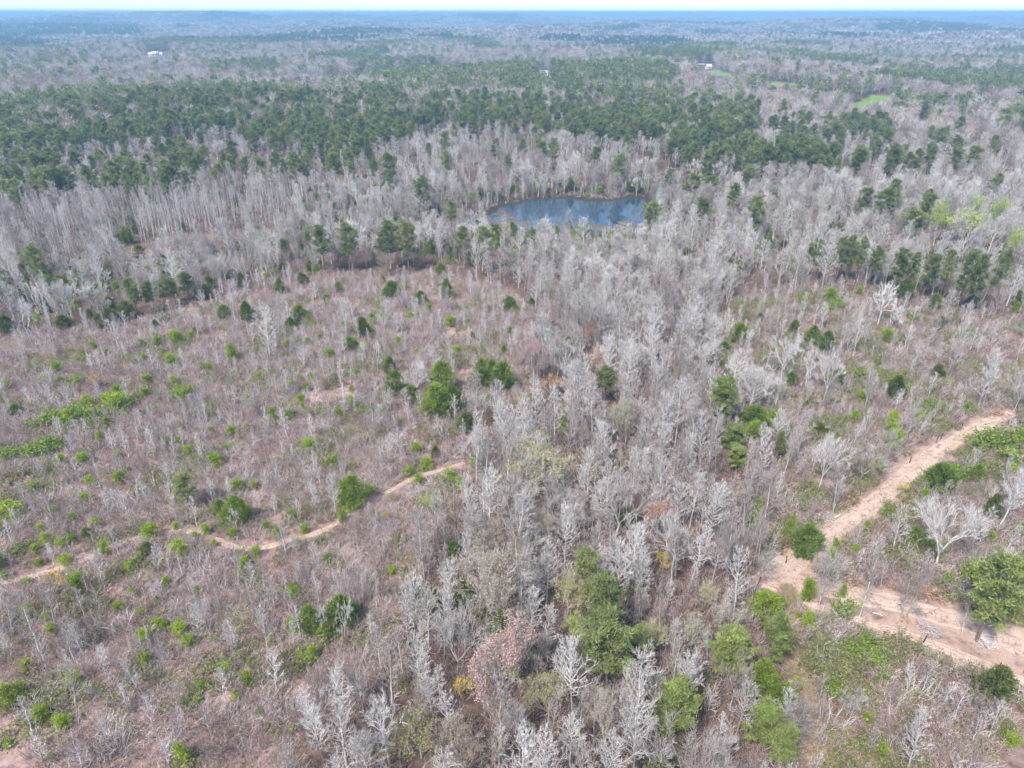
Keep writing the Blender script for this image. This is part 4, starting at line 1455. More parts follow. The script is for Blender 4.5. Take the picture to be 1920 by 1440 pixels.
# hand-placed plants
LANDMARK = []
for line in TABLE.strip().splitlines():
    parts = [q.strip() for q in line.split('|')]
    k, x, yb, yt, wd = parts[0].split()
    x, yb, yt, wd = float(x), float(yb), float(yt), float(wd)
    dep = PITCH - math.atan((720 - yb) / F_PX)
    if k in 'codyg': yb = yb - .26 * wd * math.sin(dep)
    gx, gy, gz = gp(x, yb)
    b = (720 - yt) / F_PX
    dz = gy * (b * CP - SP) / (CP + b * SP)
    hgt = max(.8, dz + CAM_H - gz)
    dist = gy * CP + (CAM_H - gz) * SP
    wm = wd * dist / F_PX
    if k in 'codyg': hgt = max(.7, hgt * (.87 if k in 'cdo' and wd > 26 else .95))
    
    LANDMARK.append(dict(k=k, x=gx, y=gy, z=gz, h=hgt, w=wm, px=x, py=yb, phrase=parts[1] if len(parts) > 1 else None, label=parts[2] if len(parts) > 2 else None))
for x, y, sp, n, hp in POLES:
    for i in range(n):
        px = x + (i / (n - 1) - .5) * sp + RNG.normal() * 2; py = y + RNG.normal() * 6
        gx, gy, gz = gp(px, py)
        dist = gy * CP + (CAM_H - gz) * SP
        hm = hp * RNG.uniform(.8, 1.15) * dist / F_PX * 1.25
        LANDMARK.append(dict(k='s', x=gx, y=gy, z=gz, h=hm, w=hm * .2, px=px, py=py, phrase=None, label=None))
LM = np.array([(d['x'], d['y'], d['w']) for d in LANDMARK])

def away(p, f, pad, ht=10.0):
    """keep random plants out of the hand-placed ones and from standing right in front of them"""
    ok = np.ones(len(p), bool)
    for d in LANDMARK:
        dx = p[:, 0] - d['x']; dy = p[:, 1] - d['y']
        ok &= np.hypot(dx, dy) > d['w'] * f + pad
        if d['k'] not in 'absn':
            u0 = d['x'] / d['y']
            lat = np.abs(p[:, 0] - u0 * p[:, 1])
            k_ = max(1.0, (ht - .5 * d['h']) * d['y'] / (CAM_H - d['z']) * (1.0 if d['k'] in BUD or d['y'] < 110 else .62))
            ok &= ~((lat < d['w'] * .42) & (dy < 0) & (dy > -k_))
    return ok

def thin_out(p, s_):
    """drop plants closer than s_ to an earlier one (grid test)"""
    seen = {}; keep = []
    for i, (x, y, z) in enumerate(p):
        c = (int(x // s_), int(y // s_))
        bad = False
        for a in (-1, 0, 1):
            for b in (-1, 0, 1):
                for q in seen.get((c[0] + a, c[1] + b), ()):
                    if (p[q][0] - x) ** 2 + (p[q][1] - y) ** 2 < s_ * s_: bad = True
        if not bad:
            seen.setdefault(c, []).append(i); keep.append(i)
    return p[keep]

trees = scatter('tree', 33, 460, 1.25, 9.0)
trees = thin_out(trees[away(trees, .26, .8)], 2.0)
saps = scatter('sap', 34, 330, 1.2, 5.0)
saps = thin_out(saps[away(saps, .3, .5, 4.0)], 1.2)
pines = scatter('pine', 60, 560, 1.1, 14.0)
pines = thin_out(pines[away(pines, .3, 2.0, 15.0)], 3.2)

def attrs(n, lo, hi, sq=.12):
    s_ = RNG.uniform(lo, hi, n)
    q = RNG.normal(1, sq, n)
    return np.stack([s_ * q, s_ * q, s_], 1), RNG.uniform(0, 6.28, n)

def instanced(name, kinds, pts, scl, rot, which, label, cat, tilt=None):
    """one mass of plants: points carrying copies of the prototypes in kinds"""
    protos = [q['joined'] for k in kinds for q in PROTO[k]]
    col = bpy.data.collections.new(name + '_sources')
    for i, me in enumerate(protos):
        col.objects.link(bpy.data.objects.new('%s_source_%03d' % (name, i), me))
    me = bpy.data.meshes.new(name)
    n = len(pts)
    me.vertices.add(n); me.vertices.foreach_set('co', np.asarray(pts, np.float32).ravel())
    a = me.attributes.new('which', 'INT', 'POINT'); a.data.foreach_set('value', np.asarray(which, np.int32))
    a = me.attributes.new('size', 'FLOAT_VECTOR', 'POINT'); a.data.foreach_set('vector', np.asarray(scl, np.float32).ravel())
    eu = np.zeros((n, 3)); eu[:, 2] = rot
    if tilt is not None: eu[:, :2] = RNG.normal(size=(n, 2)) * tilt
    a = me.attributes.new('turn', 'FLOAT_VECTOR', 'POINT'); a.data.foreach_set('vector', eu.astype(np.float32).ravel())
    me.update()
    o = mesh_obj(name, me)
    ng = bpy.data.node_groups.new(name + '_nodes', 'GeometryNodeTree')
    ng.interface.new_socket('Geometry', in_out='INPUT', socket_type='NodeSocketGeometry')
    ng.interface.new_socket('Geometry', in_out='OUTPUT', socket_type='NodeSocketGeometry')
    gi = ng.nodes.new('NodeGroupInput'); go = ng.nodes.new('NodeGroupOutput')
    ip = ng.nodes.new('GeometryNodeInstanceOnPoints')
    ci = ng.nodes.new('GeometryNodeCollectionInfo')
    ci.inputs['Collection'].default_value = col
    ci.inputs['Separate Children'].default_value = True
    ci.inputs['Reset Children'].default_value = True
    def na(nm, dt):
        q = ng.nodes.new('GeometryNodeInputNamedAttribute'); q.data_type = dt; q.inputs['Name'].default_value = nm
        return q.outputs['Attribute']
    er = ng.nodes.new('FunctionNodeEulerToRotation')
    L = ng.links
    L.new(gi.outputs[0], ip.inputs['Points']); L.new(ci.outputs[0], ip.inputs['Instance'])
    ip.inputs['Pick Instance'].default_value = True
    L.new(na('which', 'INT'), ip.inputs['Instance Index'])
    L.new(na('turn', 'FLOAT_VECTOR'), er.inputs[0]); L.new(er.outputs[0], ip.inputs['Rotation'])
    L.new(na('size', 'FLOAT_VECTOR'), ip.inputs['Scale'])
    L.new(ip.outputs[0], go.inputs[0])
    md = o.modifiers.new('plants', 'NODES'); md.node_group = ng
    tag(o, label, cat, kind='stuff')
    return o

# ------------------------------------------------------------------ single trees and shrubs
ANCHORS = [((1050, 405), 'the pond'), ((900, 400), "the pond's marshy left end"), ((1475, 1075), 'the track corner'), ((1880, 785), "the dirt track's far end"), ((1690, 890), "the dirt track's middle"),
           ((480, 1027), "the footpath's lowest bend"), ((820, 880), "the footpath's far end"), ((10, 1095), "the footpath's left end"), ((380, 455), 'the open strip of dead grass'), ((1640, 188), 'the bright green far field'),
           ((1725, 1168), 'the round pale lid'), ((1330, 128), 'the small white far houses'), ((1510, 1300), 'the dry grassy lane'), ((1900, 1262), "the narrow track's right end"),
           ((520, 300), 'the pine hill'), ((100, 360), 'the mixed pines at far left'), ((1050, 240), 'the pine belt beyond the pond'), ((1580, 275), 'the pine belt at upper right')]
ANCHORS += [((d['px'], d['py']), d['phrase']) for d in LANDMARK if d['phrase']]
ORD = ['first', 'second', 'third', 'fourth', 'fifth', 'sixth', 'seventh', 'eighth', 'ninth', 'tenth', 'eleventh', 'twelfth', 'thirteenth', 'fourteenth', 'fifteenth', 'sixteenth', 'seventeenth', 'eighteenth', 'nineteenth', 'twentieth'] + ['twenty-' + q for q in ('first', 'second', 'third', 'fourth', 'fifth', 'sixth', 'seventh', 'eighth', 'ninth')]
DIRS = ['right of', 'lower right of', 'below', 'lower left of', 'left of', 'upper left of', 'beyond', 'upper right of']
INFO = {'a': ('bare_tree', 'bare tree', 'leafless woodland trees'), 'b': ('bare_tree', 'bare tree', 'leafless woodland trees'), 'n': ('dead_tree', 'dead tree', 'white dead trees'),
        's': ('bare_sapling', 'sapling', 'thin leafless saplings'), 'p': ('pine_tree', 'pine', 'tall pines'), 'c': ('cedar_tree', 'cedar', 'dark bushy cedars'), 'o': ('cedar_tree', 'cedar', 'olive cedars'),
        'P': ('pine_tree', 'pine', 'tall pines'), 'd': ('cedar_tree', 'cedar', 'bright cedars'), 'y': ('young_pine', 'young pine', 'bright young pines'), 'g': ('green_shrub', 'shrub', 'leafy green shrubs')}
for k, (n, a, b) in BUD.items():
    nice = n.replace('_', '-')
    INFO[k] = ('budding_tree', 'budding tree', nice + ' budding trees')
LOOK = {'a': ('slender grey bare tree', 'tall pale bare tree'), 'b': ('wide grey bare tree', 'broad pale bare tree'), 'n': ('crooked white dead tree',) * 2, 's': ('thin bare sapling', 'thin bare sapling'),
        'p': ('green pine', 'tall green pine'), 'c': ('small dark cedar', 'bushy green cedar'), 'o': ('small olive cedar', 'bushy olive cedar'), 'P': ('pale green pine', 'broad pale green pine'), 'd': ('small bright cedar', 'bright bushy cedar'), 'y': ('small young pine', 'bright young pine'), 'g': ('low green shrub', 'leafy green shrub')}
for k, (n, a, b) in BUD.items(): LOOK[k] = ('small %s budding tree' % n.replace('_', '-'), '%s budding tree' % n.replace('_', '-'))
CUT = {'a': 10, 'b': 10, 'n': 8, 's': 5, 'p': 14, 'P': 9, 'd': 3.5, 'c': 3.5, 'o': 3.5, 'y': 2.0, 'g': 2.0}

SINGLE = []       # kind, x, y, z, sx, sz, rot, proto, px, py, label, height
def add_single(k, x, y, z, hgt, wm=None, label=None):
    P = PROTO[k] if k in PROTO else PROTO['bud_' + k]
    i = int(RNG.integers(0, len(P))); q = P[i]
    sz = hgt / q['h']
    sx = sz if wm is None else min(max(wm / q['w'], sz * .5), sz * 1.5)
    u, v = pix(x, y, z)
    SINGLE.append(dict(k=k, loc=(x, y, z), sx=sx, sz=sz, rz=RNG.uniform(0, 6.28), q=q, px=float(u), py=float(v), label=label, h=hgt))

for d in LANDMARK: add_single(d['k'], d['x'], d['y'], d['z'], d['h'], d['w'], d['label'])

# more bright young pines in the two clearings, where they are too alike to list by hand
yx, yy = annulus(45, 170, .05)
yz = H(yx, yy); zi, u, v = zone_of(yx, yy, yz)
yp = np.stack([yx, yy, yz], 1)[((zi == ZNAME.index('clear_l')) | ((zi == ZNAME.index('brush_r')) & (RNG.random(len(yx)) < .5))) & (u > 0) & (u < 1915) & (v < 1430) & off_road(yx, yy, 1.0)]
cl = waves(0, yp[:, 0] * 3.1, yp[:, 1] * 3.1)
yp = yp[(cl > .1)]
yp = yp[away(yp, .5, .6, 1.5)][:105]
for p in yp: add_single('y', *p, RNG.uniform(.9, 2.4))

def split_nearest(pts, n, top):
    u, v = pix(pts[:, 0], pts[:, 1], pts[:, 2] + top)
    vis = (u > -10) & (u < 1930) & (v < 1435) & (v > 0)
    u2, v2 = pix(pts[:, 0], pts[:, 1], pts[:, 2])
    r = np.hypot(pts[:, 0], pts[:, 1]) + np.where(vis, 0, 1e6)
    o = np.argsort(r)
    o_vis = o[:n][r[o[:n]] < 1e6]
    rest = np.setdiff1d(np.arange(len(pts)), o_vis)
    return pts[o_vis], pts[rest]

def count(ks): return sum(1 for s_ in SINGLE if s_['k'] in ks)
near_t, trees = split_nearest(trees, 300 - count('ab'), 6)
near_s, saps = split_nearest(saps, 300 - count('s'), 3)
near_p, pines = split_nearest(pines, 300 - count('p'), 10)
def hgt_tree(p): 
    r = np.hypot(p[:, 0], p[:, 1])
    return np.clip(RNG.normal(8.0, 2.0, len(p)), 4.2, 13) + 1.0 * smooth(r, 130, 260)
for p, h_ in zip(near_t, hgt_tree(near_t)): add_single(random.choice('qqvee') if random.random() < .075 else 'a' if RNG.random() < (.88 if p[1] > 70 else 1.1) else 'b', *p, h_)
for p in near_s: add_single('s', *p, RNG.uniform(2.6, 5.2))
for p in near_p: add_single('p', *p, RNG.uniform(11, 16))

# labels: look first, then the place beside the nearest thing one can find
slots = {}
AP = np.array([a[0] for a in ANCHORS])
for i, s_ in enumerate(SINGLE):
    if s_['label']: continue
    d = np.hypot((AP[:, 0] - s_['px']), (AP[:, 1] - s_['py']) * 1.3)
    d[d < 3] = 1e9
    a = int(np.argmin(d))
    ang = math.atan2((s_['py'] - AP[a][1]) * 1.3, s_['px'] - AP[a][0])
    di = int(round(ang / (math.pi / 4))) % 8
    lk = LOOK[s_['k']][1 if s_['h'] > CUT.get(s_['k'], 5) else 0]
    slots.setdefault((lk, a, di), []).append((d[a], i))
for (lk, a, di), L in slots.items():
    L.sort()
    for n, (_, i) in enumerate(L):
        SINGLE[i]['label'] = ('%s %s %s' % (lk, DIRS[di], ANCHORS[a][1])) if len(L) == 1 else '%s %s %s %s' % (ORD[min(n, 28)], lk, DIRS[di], ANCHORS[a][1])

for s_ in SINGLE:
    name, cat, grp = INFO[s_['k']]
    pxh = s_['h'] / math.hypot(s_['loc'][1], CAM_H) * F_PX
    if pxh < 17:
        root = mesh_obj(name, s_['q']['joined'])
    else:
        root = bpy.data.objects.new(name, None)
        root.empty_display_size = .2
        COL.objects.link(root)
        mesh_obj('trunk', s_['q']['trunk'], root)
        mesh_obj('crown', s_['q']['crown'], root)
    root.location = s_['loc']; t_ = .055 if s_['k'] in 'absnp' else .02
    root.rotation_euler = (RNG.normal() * t_, RNG.normal() * t_, s_['rz']); root.scale = (s_['sx'], s_['sx'], s_['sz'])
    tag(root, s_['label'], cat, grp)

# ------------------------------------------------------------------ the masses nobody could count
n = len(trees); sc_, ro = attrs(n, 1, 1)
sc_ = np.stack([RNG.normal(1, .13, n)] * 2 + [np.ones(n)], 1) * (hgt_tree(trees) / 12)[:, None]
instanced('bare_woodland', 'ab', trees, sc_, ro, np.where(RNG.random(n) < .78, RNG.integers(0, 7, n), RNG.integers(7, 13, n)), 'grey leafless woodland filling the middle distance around the pond', 'woodland', .05)
x, y = annulus(170, 420, .11)
z = H(x, y); zi, u, v = zone_of(x, y, z)
st_ = np.stack([x, y, z], 1)[(zi == ZNAME.index('stand')) & (pine_noise(x * 2, y * 2) > -.7)]
st_ = st_[away(st_, .3, 1.0)]
n = len(st_); sc_, ro = attrs(n, .58, .9)
instanced('pole_stand', 't', st_, sc_, ro, RNG.integers(0, 4, n), 'stand of tall thin pale trunks along the strip of dead grass', 'woodland', .05)
n = len(saps); sc_, ro = attrs(n, .42, .85)
instanced('sapling_thicket', 's', saps, sc_, ro, RNG.integers(0, 5, n), 'thin grey saplings spread through clearings and woods', 'saplings', .06)
n = len(pines); sc_, ro = attrs(n, .75, 1.02)
ev = scatter('ever', 40, 330, 1.0, 2.5)
ev = ev[away(ev, .6, 1.0, 3.0)]
n_ev = len(ev); se_, re_ = attrs(n_ev, .35, 1.0)
instanced('evergreen_understory', 'coy', ev, se_, re_, RNG.integers(0, 12, n_ev), 'small evergreens dotted through woods and brush', 'undergrowth')
instanced('pine_woodland', 'p', pines, sc_, ro, RNG.integers(0, 5, n), 'green pine woodland on the hill and belts beyond the pond', 'pine wood')
for nm, typ, kinds, bands, lo, hi, lab, cat in (
        ('dry_brush', 'brush', ['brush'], ((34, 165, 1.0), (165, 330, .55)), .6, 1.25, 'dry grey-brown brush covering the clearings and wood floor', 'brush'),
        ('dead_stems', 'thin', ['thin'], ((34, 165, 1.3), (165, 330, .7)), .6, 1.2, 'upright dead stems standing in the brush', 'brush'),
        ('green_undergrowth', 'green', ['under'], ((34, 165, 1.0), (165, 330, .6)), .6, 1.3, 'dull green leafy undergrowth spread through the brush', 'undergrowth'),
        ('dry_grass', 'grass', ['grass'], ((34, 165, 1.0), (165, 330, .6)), .7, 1.3, 'pale dry grass tufts on lane, clearings and pond margin', 'grass')):
    p = np.concatenate([scatter(typ, a, b, m_, 0, 1.0, typ in ('thin', 'brush', 'green')) for a, b, m_ in bands])
    if typ == 'grass':
        q = STRIPS['lane']
        i = RNG.integers(0, len(q), 900)
        e = np.stack([q[i, 0] + RNG.normal(size=900) * q[i, 2] * .3, q[i, 1] + RNG.normal(size=900) * .5], 1)
        p = np.concatenate([p, np.column_stack([e, H(e[:, 0], e[:, 1])])])
    if typ == 'green':
        e = []
        for d in LANDMARK:
            if d['k'] in 'ygl' and d['y'] < 200:
                for _ in range(5):
                    a = RNG.uniform(0, 6.28); q = d['w'] * RNG.uniform(.3, 1.3) + .3
                    e.append((d['x'] + math.cos(a) * q, d['y'] + math.sin(a) * q))
        e = np.array(e); e = e[off_road(e[:, 0], e[:, 1], 1.1)]
        p = np.concatenate([p, np.column_stack([e, H(e[:, 0], e[:, 1])])])
    # brush thins out over the bare earth
    keep = np.ones(len(p), bool)
    for gx, gy, s_ in PATCH_W:
        keep &= ~((np.hypot(p[:, 0] - gx, p[:, 1] - gy) < s_ * 1.1) & (RNG.random(len(p)) < .8))
    if typ in ('brush', 'thin', 'green'):
        cl = waves(0, p[:, 0] * 5.1, p[:, 1] * 5.1) + .6 * waves(0, p[:, 0] * 11, p[:, 1] * 11)
        keep &= RNG.random(len(p)) < ((.45 + .55 * smooth(cl, -1.0, .9)) if typ != 'green' else (.12 + .88 * smooth(-cl, .1, 1.1)))
    u, v = pix(p[:, 0], p[:, 1], p[:, 2])
    keep &= ~(inpoly(u, v, [(1560, 1130), (1640, 1125), (1760, 1150), (1940, 1200), (1940, 1300), (1800, 1235), (1640, 1175)]) & (RNG.random(len(p)) < .8))
    p = p[keep]
    if typ == 'thin': p = p[away(p, .4, .2, 2.0)]
    n = len(p); sc_, ro = attrs(n, lo, hi, .15)
    wh = RNG.integers(0, len(PROTO[kinds[0]]), n)
    if typ == 'brush':      # under the trees the brush is the brown kind
        zi, u, v = zone_of(p[:, 0], p[:, 1], p[:, 2])
        wh = np.where(np.isin(np.array(ZNAME)[zi], ['wood', 'mid', 'stand']), RNG.integers(0, 4, n), wh)
    instanced(nm, kinds, p, sc_, ro, wh, lab, cat, .12)

ft = scatter('tree', 460, 1700, .95, 10.0)
n = len(ft); sc_, ro = attrs(n, .75, 1.2)
wh = np.where(RNG.random(n) < .78, RNG.integers(0, 5, n), RNG.integers(5, 10, n))
instanced('far_bare_woodland', ['fa', 'fbud'], ft, sc_, ro, wh, 'far grey-lavender leafless woodland with a few budding crowns', 'woodland')
fp_ = scatter('pine', 560, 1700, .8, 13.0)
n = len(fp_); sc_, ro = attrs(n, .75, 1.1)
instanced('far_pine_woodland', ['fp'], fp_, sc_, ro, RNG.integers(0, 4, n), 'far dark green pine stands in the rolling country', 'pine wood')

# stands of the far country
pts = []; wh = []; sc_ = []
r = 1690.0
while r < 7600:
    step = 20 + (r - 1690) * .012
    na = int(2 * AREA_HALF * r / step)
    a = -AREA_HALF + (np.arange(na) + RNG.random(na)) * 2 * AREA_HALF / na
    rr = r + RNG.uniform(-.5, .5, na) * step
    x = rr * np.sin(a); y = rr * np.cos(a); z = H(x, y)
    zi, u, v = zone_of(x, y, z)
    pn = pine_noise(x * .3, y * .3) + .5 * pine_noise(x * .9 + 50, y * .9)
    isp = (np.array(ZNAME)[zi] == 'pine') | (pn > .5)
    pts.append(np.stack([x, y, z], 1)); wh.append(np.where(isp, RNG.integers(3, 6, na), RNG.integers(0, 3, na)))
    s_ = RNG.uniform(.85, 1.15, na)
    k = step / 24
    sc_.append(np.stack([s_ * k, s_ * k, s_ * (.9 + .1 * k)], 1))
    r += step
pts = np.concatenate(pts); wh = np.concatenate(wh); sc_ = np.concatenate(sc_)
instanced('distant_forest', ['cb', 'cp'], pts, sc_, RNG.uniform(0, 6.28, len(pts)), wh, 'distant forest fading to blue below the horizon', 'forest')

# ------------------------------------------------------------------ things on and beside the tracks
def stone(i):
    c = MB()
    V = RNG.normal(size=(12, 3))
    V = np.array([(math.cos(a) * q, math.sin(a) * q, z) for z, q in ((-.4, .7), (.25, .9), (.6, .4)) for a in np.arange(5) * 1.257 + z])
    V = V * RNG.uniform(.7, 1.2, (15, 1)) * np.array([1, .8, .6])
    F = []
    for lv in (0, 1):
        for k in range(5): F.append((lv * 5 + k, lv * 5 + (k + 1) % 5, (lv + 1) * 5 + (k + 1) % 5, (lv + 1) * 5 + k))
    F += [(10, 11, 12), (10, 12, 13), (10, 13, 14)]
    c.poly(V, F)
    return dict(h=1, w=1, joined=c.build('stone_mesh%d' % i, [M['stone']]))
M['stone'] = plant_mat('pale_stone', (.42, .29, .22), (.64, .50, .41), spread=.2)
PROTO['stone'] = [stone(i) for i in range(3)]
c = MB(); c.tubes([(-.5, 0, .03), (.1, .05, .03)], [(.5, .04, .05), (.35, .3, .06)], .03, .02, 4)
PROTO['stick'] = [dict(h=1, w=1, joined=c.build('stick_mesh', [M['brush']]))]
L = []
for k, n in (('up', 1500), ('wide', 1500), ('low', 500), ('left', 400)):
    q = STRIPS[k]; i = RNG.integers(0, len(q) - 1, n)
    d = q[np.minimum(i + 1, len(q) - 1), :2] - q[i, :2]
    d /= np.linalg.norm(d, axis=1, keepdims=True) + 1e-9
    o = RNG.normal(size=n) * q[i, 2] * .33
    x = q[i, 0] - d[:, 1] * o; y = q[i, 1] + d[:, 0] * o
    L.append(np.stack([x, y, H(x, y) + .09], 1))
p = np.concatenate(L); n = len(p)
wh = np.where(RNG.random(n) < .88, RNG.integers(0, 3, n), 3)
sc_ = np.where(wh < 3, RNG.uniform(.03, .15, n), RNG.uniform(.5, 1.5, n))
instanced('track_litter', ['stone', 'stick'], p, np.stack([sc_] * 3, 1), RNG.uniform(0, 6.28, n), wh, 'pale stones and sticks strewn along the dirt tracks', 'litter')

M['post'] = plant_mat('dark_post_wood', (.07, .06, .055), (.11, .095, .085))
PHR = ['at the left end of the track corner', 'in the middle of the track corner', 'below the round pale lid', "near the narrow track's right end", 'beside the dark cedar on the straight track',
       'left of the pair on the straight track', 'right of the pair on the straight track', 'above the pair near the track end', 'before the shrubs at the far track end', 'rightmost at the far track end']
def wooden_post(px, py, i):
    x, y, z = gp(px, py)
    mb = MB(); hh = 1.25
    mb.tubes([(0, 0, -.2), (0, 0, hh)], [(0, 0, hh), (0, 0, hh + .04)], [.085, .075], [.075, .03], 8)
    o = mesh_obj('fence_post', mb.build('fence_post', [M['post']]))
    o.location = (x, y, z + .05); o.rotation_euler = (RNG.normal() * .06, RNG.normal() * .06, RNG.uniform(0, 3))
    tag(o, 'dark wooden fence post ' + PHR[i], 'post', 'fence posts along the tracks')
for i, (px, py) in enumerate([(1422, 1095), (1473, 1057), (1731, 1205), (1871, 1256), (1705, 869), (1755, 830), (1764, 824), (1802, 805), (1890, 799), (1905, 804)]): wooden_post(px, py, i)

def round_lid(px, py):
    x, y, z = gp(px, py)
    mb = MB(); n = 20
    R = [(.0, .06), (.44, .06), (.5, .045), (.5, -.04), (.44, -.05), (0, -.05)]
    V = [(r * math.cos(a), r * math.sin(a), zz) for r, zz in R for a in np.arange(n) * 2 * math.pi / n]
    F = [(k * n + j, k * n + (j + 1) % n, (k + 1) * n + (j + 1) % n, (k + 1) * n + j) for k in range(len(R) - 1) for j in range(n)]
    mb.poly(V, F)
    mt, nt, b = newmat('mauve_grey_lid')
    nn = noise(nt, 6, 4, .6)
    nt.links.new(mixc(nt, nn, (.30, .24, .27), (.48, .40, .44)), b.inputs['Base Color'])
    o = mesh_obj('round_lid', mb.build('round_lid', [mt], False))
    o.location = (x, y, z + .28); o.rotation_euler = (math.radians(28), math.radians(14), .4)
    m2 = MB(); m2.tubes([(0, 0, .05)], [(0, 0, .09)], .06, .05, 8)
    mesh_obj('knob', m2.build('knob', [M['post']]), o)
    tag(o, 'round pale mauve lid lying tilted on the earth beside the wide track', 'lid')
round_lid(1725, 1169)

def fallen_log(a, b, r, label, i):
    x0, y0, z0 = gp(*a); x1, y1, z1 = gp(*b)
    mb = MB()
    L = math.hypot(x1 - x0, y1 - y0)
    n = 6
    P = [np.array([L * k / n, RNG.normal() * .03 * L, r + .06 + .05 * math.sin(k)]) for k in range(n + 1)]
    put(mb, segs(P, r, r * .45), 7)
    for k in (2, 3, 4, 5):
        e = P[k] + np.array([.3, RNG.normal() * .5, RNG.uniform(.1, .5)]) * min(L * .3, 1.2)
        put(mb, [(P[k], e, r * .35, r * .12)], 4)
    mb.poly([tuple(P[0] + np.array([0, math.cos(t) * r, math.sin(t) * r])) for t in np.arange(7) * .8976], [(0, 1, 2), (0, 2, 3), (0, 3, 4), (0, 4, 5), (0, 5, 6)])
    o = mesh_obj('fallen_log', mb.build('fallen_log', [M['snag'] if i % 3 else M['bark']]))
    o.location = (x0, y0, z0); o.rotation_euler = (0, -math.atan2(z1 - z0, L), math.atan2(y1 - y0, x1 - x0))
    tag(o, label, 'log', 'fallen logs')
for i, (a, b, r, lb) in enumerate([
        ((345, 1246), (356, 1263), .07, 'short white log, right of the pair on bare earth at lower left'), ((325, 1264), (337, 1251), .06, 'short white log, left of the pair on bare earth at lower left'),
        ((175, 1316), (188, 1298), .07, 'pale fallen log lying in the brush at lower left'), ((848, 846), (876, 826), .08, "curved white fallen trunk beyond the footpath's far end"),
        ((788, 784), (832, 790), .07, 'thin fallen trunk below the largest cedar of the clump'), ((1420, 1078), (1474, 1034), .10, 'long fallen trunk along the left edge of the track corner'),
        ((1818, 1206), (1842, 1217), .10, 'fallen log at the foot of the big pine beside the wide track'), ((1636, 1150), (1656, 1156), .08, 'fallen log on the earth between the two tracks'),
        ((1566, 972), (1580, 962), .08, 'short log at the left edge of the straight dirt track'), ((1092, 1010), (1132, 1004), .09, 'fallen log on the floor of the central wood')]): fallen_log(a, b, r, lb, i)

M['rustpile'] = plant_mat('rusty_dead_foliage', (.36, .19, .11), (.46, .28, .18), spread=.4)
def brush_pile(px, py, wpx, label, rusty):
    x, y, z = gp(px, py)
    wm = wpx * (y * CP + (CAM_H - z) * SP) / F_PX
    mb = MB(); n = 90
    p = RNG.normal(size=(n, 3)) * np.array([wm * .24, wm * .2, .22]); p[:, 2] = np.abs(p[:, 2]) * np.exp(-(p[:, 0] ** 2 + p[:, 1] ** 2) / (wm * .4) ** 2) * 2.2 + .08
    d = RNG.normal(size=(n, 3)) * np.array([1, 1, .25]); d /= np.linalg.norm(d, axis=1, keepdims=True)
    mb.tubes(p - d * .6, p + d * RNG.uniform(.3, 1.0, (n, 1)), RNG.uniform(.012, .035, n), .01, 4, 0)
    if rusty: mb.leaves(p[RNG.integers(0, n, 420)] + RNG.normal(size=(420, 3)) * .22, .3, 1)
    o = mesh_obj('brush_pile', mb.build('brush_pile', [M['twig'] if not rusty else M['brush'], M['rustpile']]))
    o.location = (x, y, z)
    tag(o, label, 'brush pile', 'piles of cut brush beside the tracks')
for a in [(1602, 1092, 40, 'rust-coloured brush pile above the wide track near the white slim tree', 1), (1745, 1116, 50, 'wide rust-coloured brush pile above the wide track', 1),
          (1462, 1022, 34, 'rust-brown brush pile left of the round tree at the track corner', 1), (1585, 942, 44, 'grey brush pile with rusty bits left of the straight track', 1),
          (1550, 975, 40, 'grey stick pile at the left edge of the straight track', 0), (1440, 1050, 44, 'grey heap of cut branches left of the track corner', 0),
          (1715, 826, 30, 'orange-brown brush pile left of the upper dirt track', 1), (1868, 778, 28, 'orange-brown heap of debris closing the far track end', 1),
          (1745, 1188, 40, 'grey stick pile between the two right-hand tracks', 0), (1720, 1150, 22, 'small stick pile above the round pale lid', 0), (1560, 1160, 30, 'stick pile at the foot of the green shrub by the track', 0),
          (1850, 1210, 40, 'twiggy pile right of the big pine trunk', 0)]: brush_pile(*a)

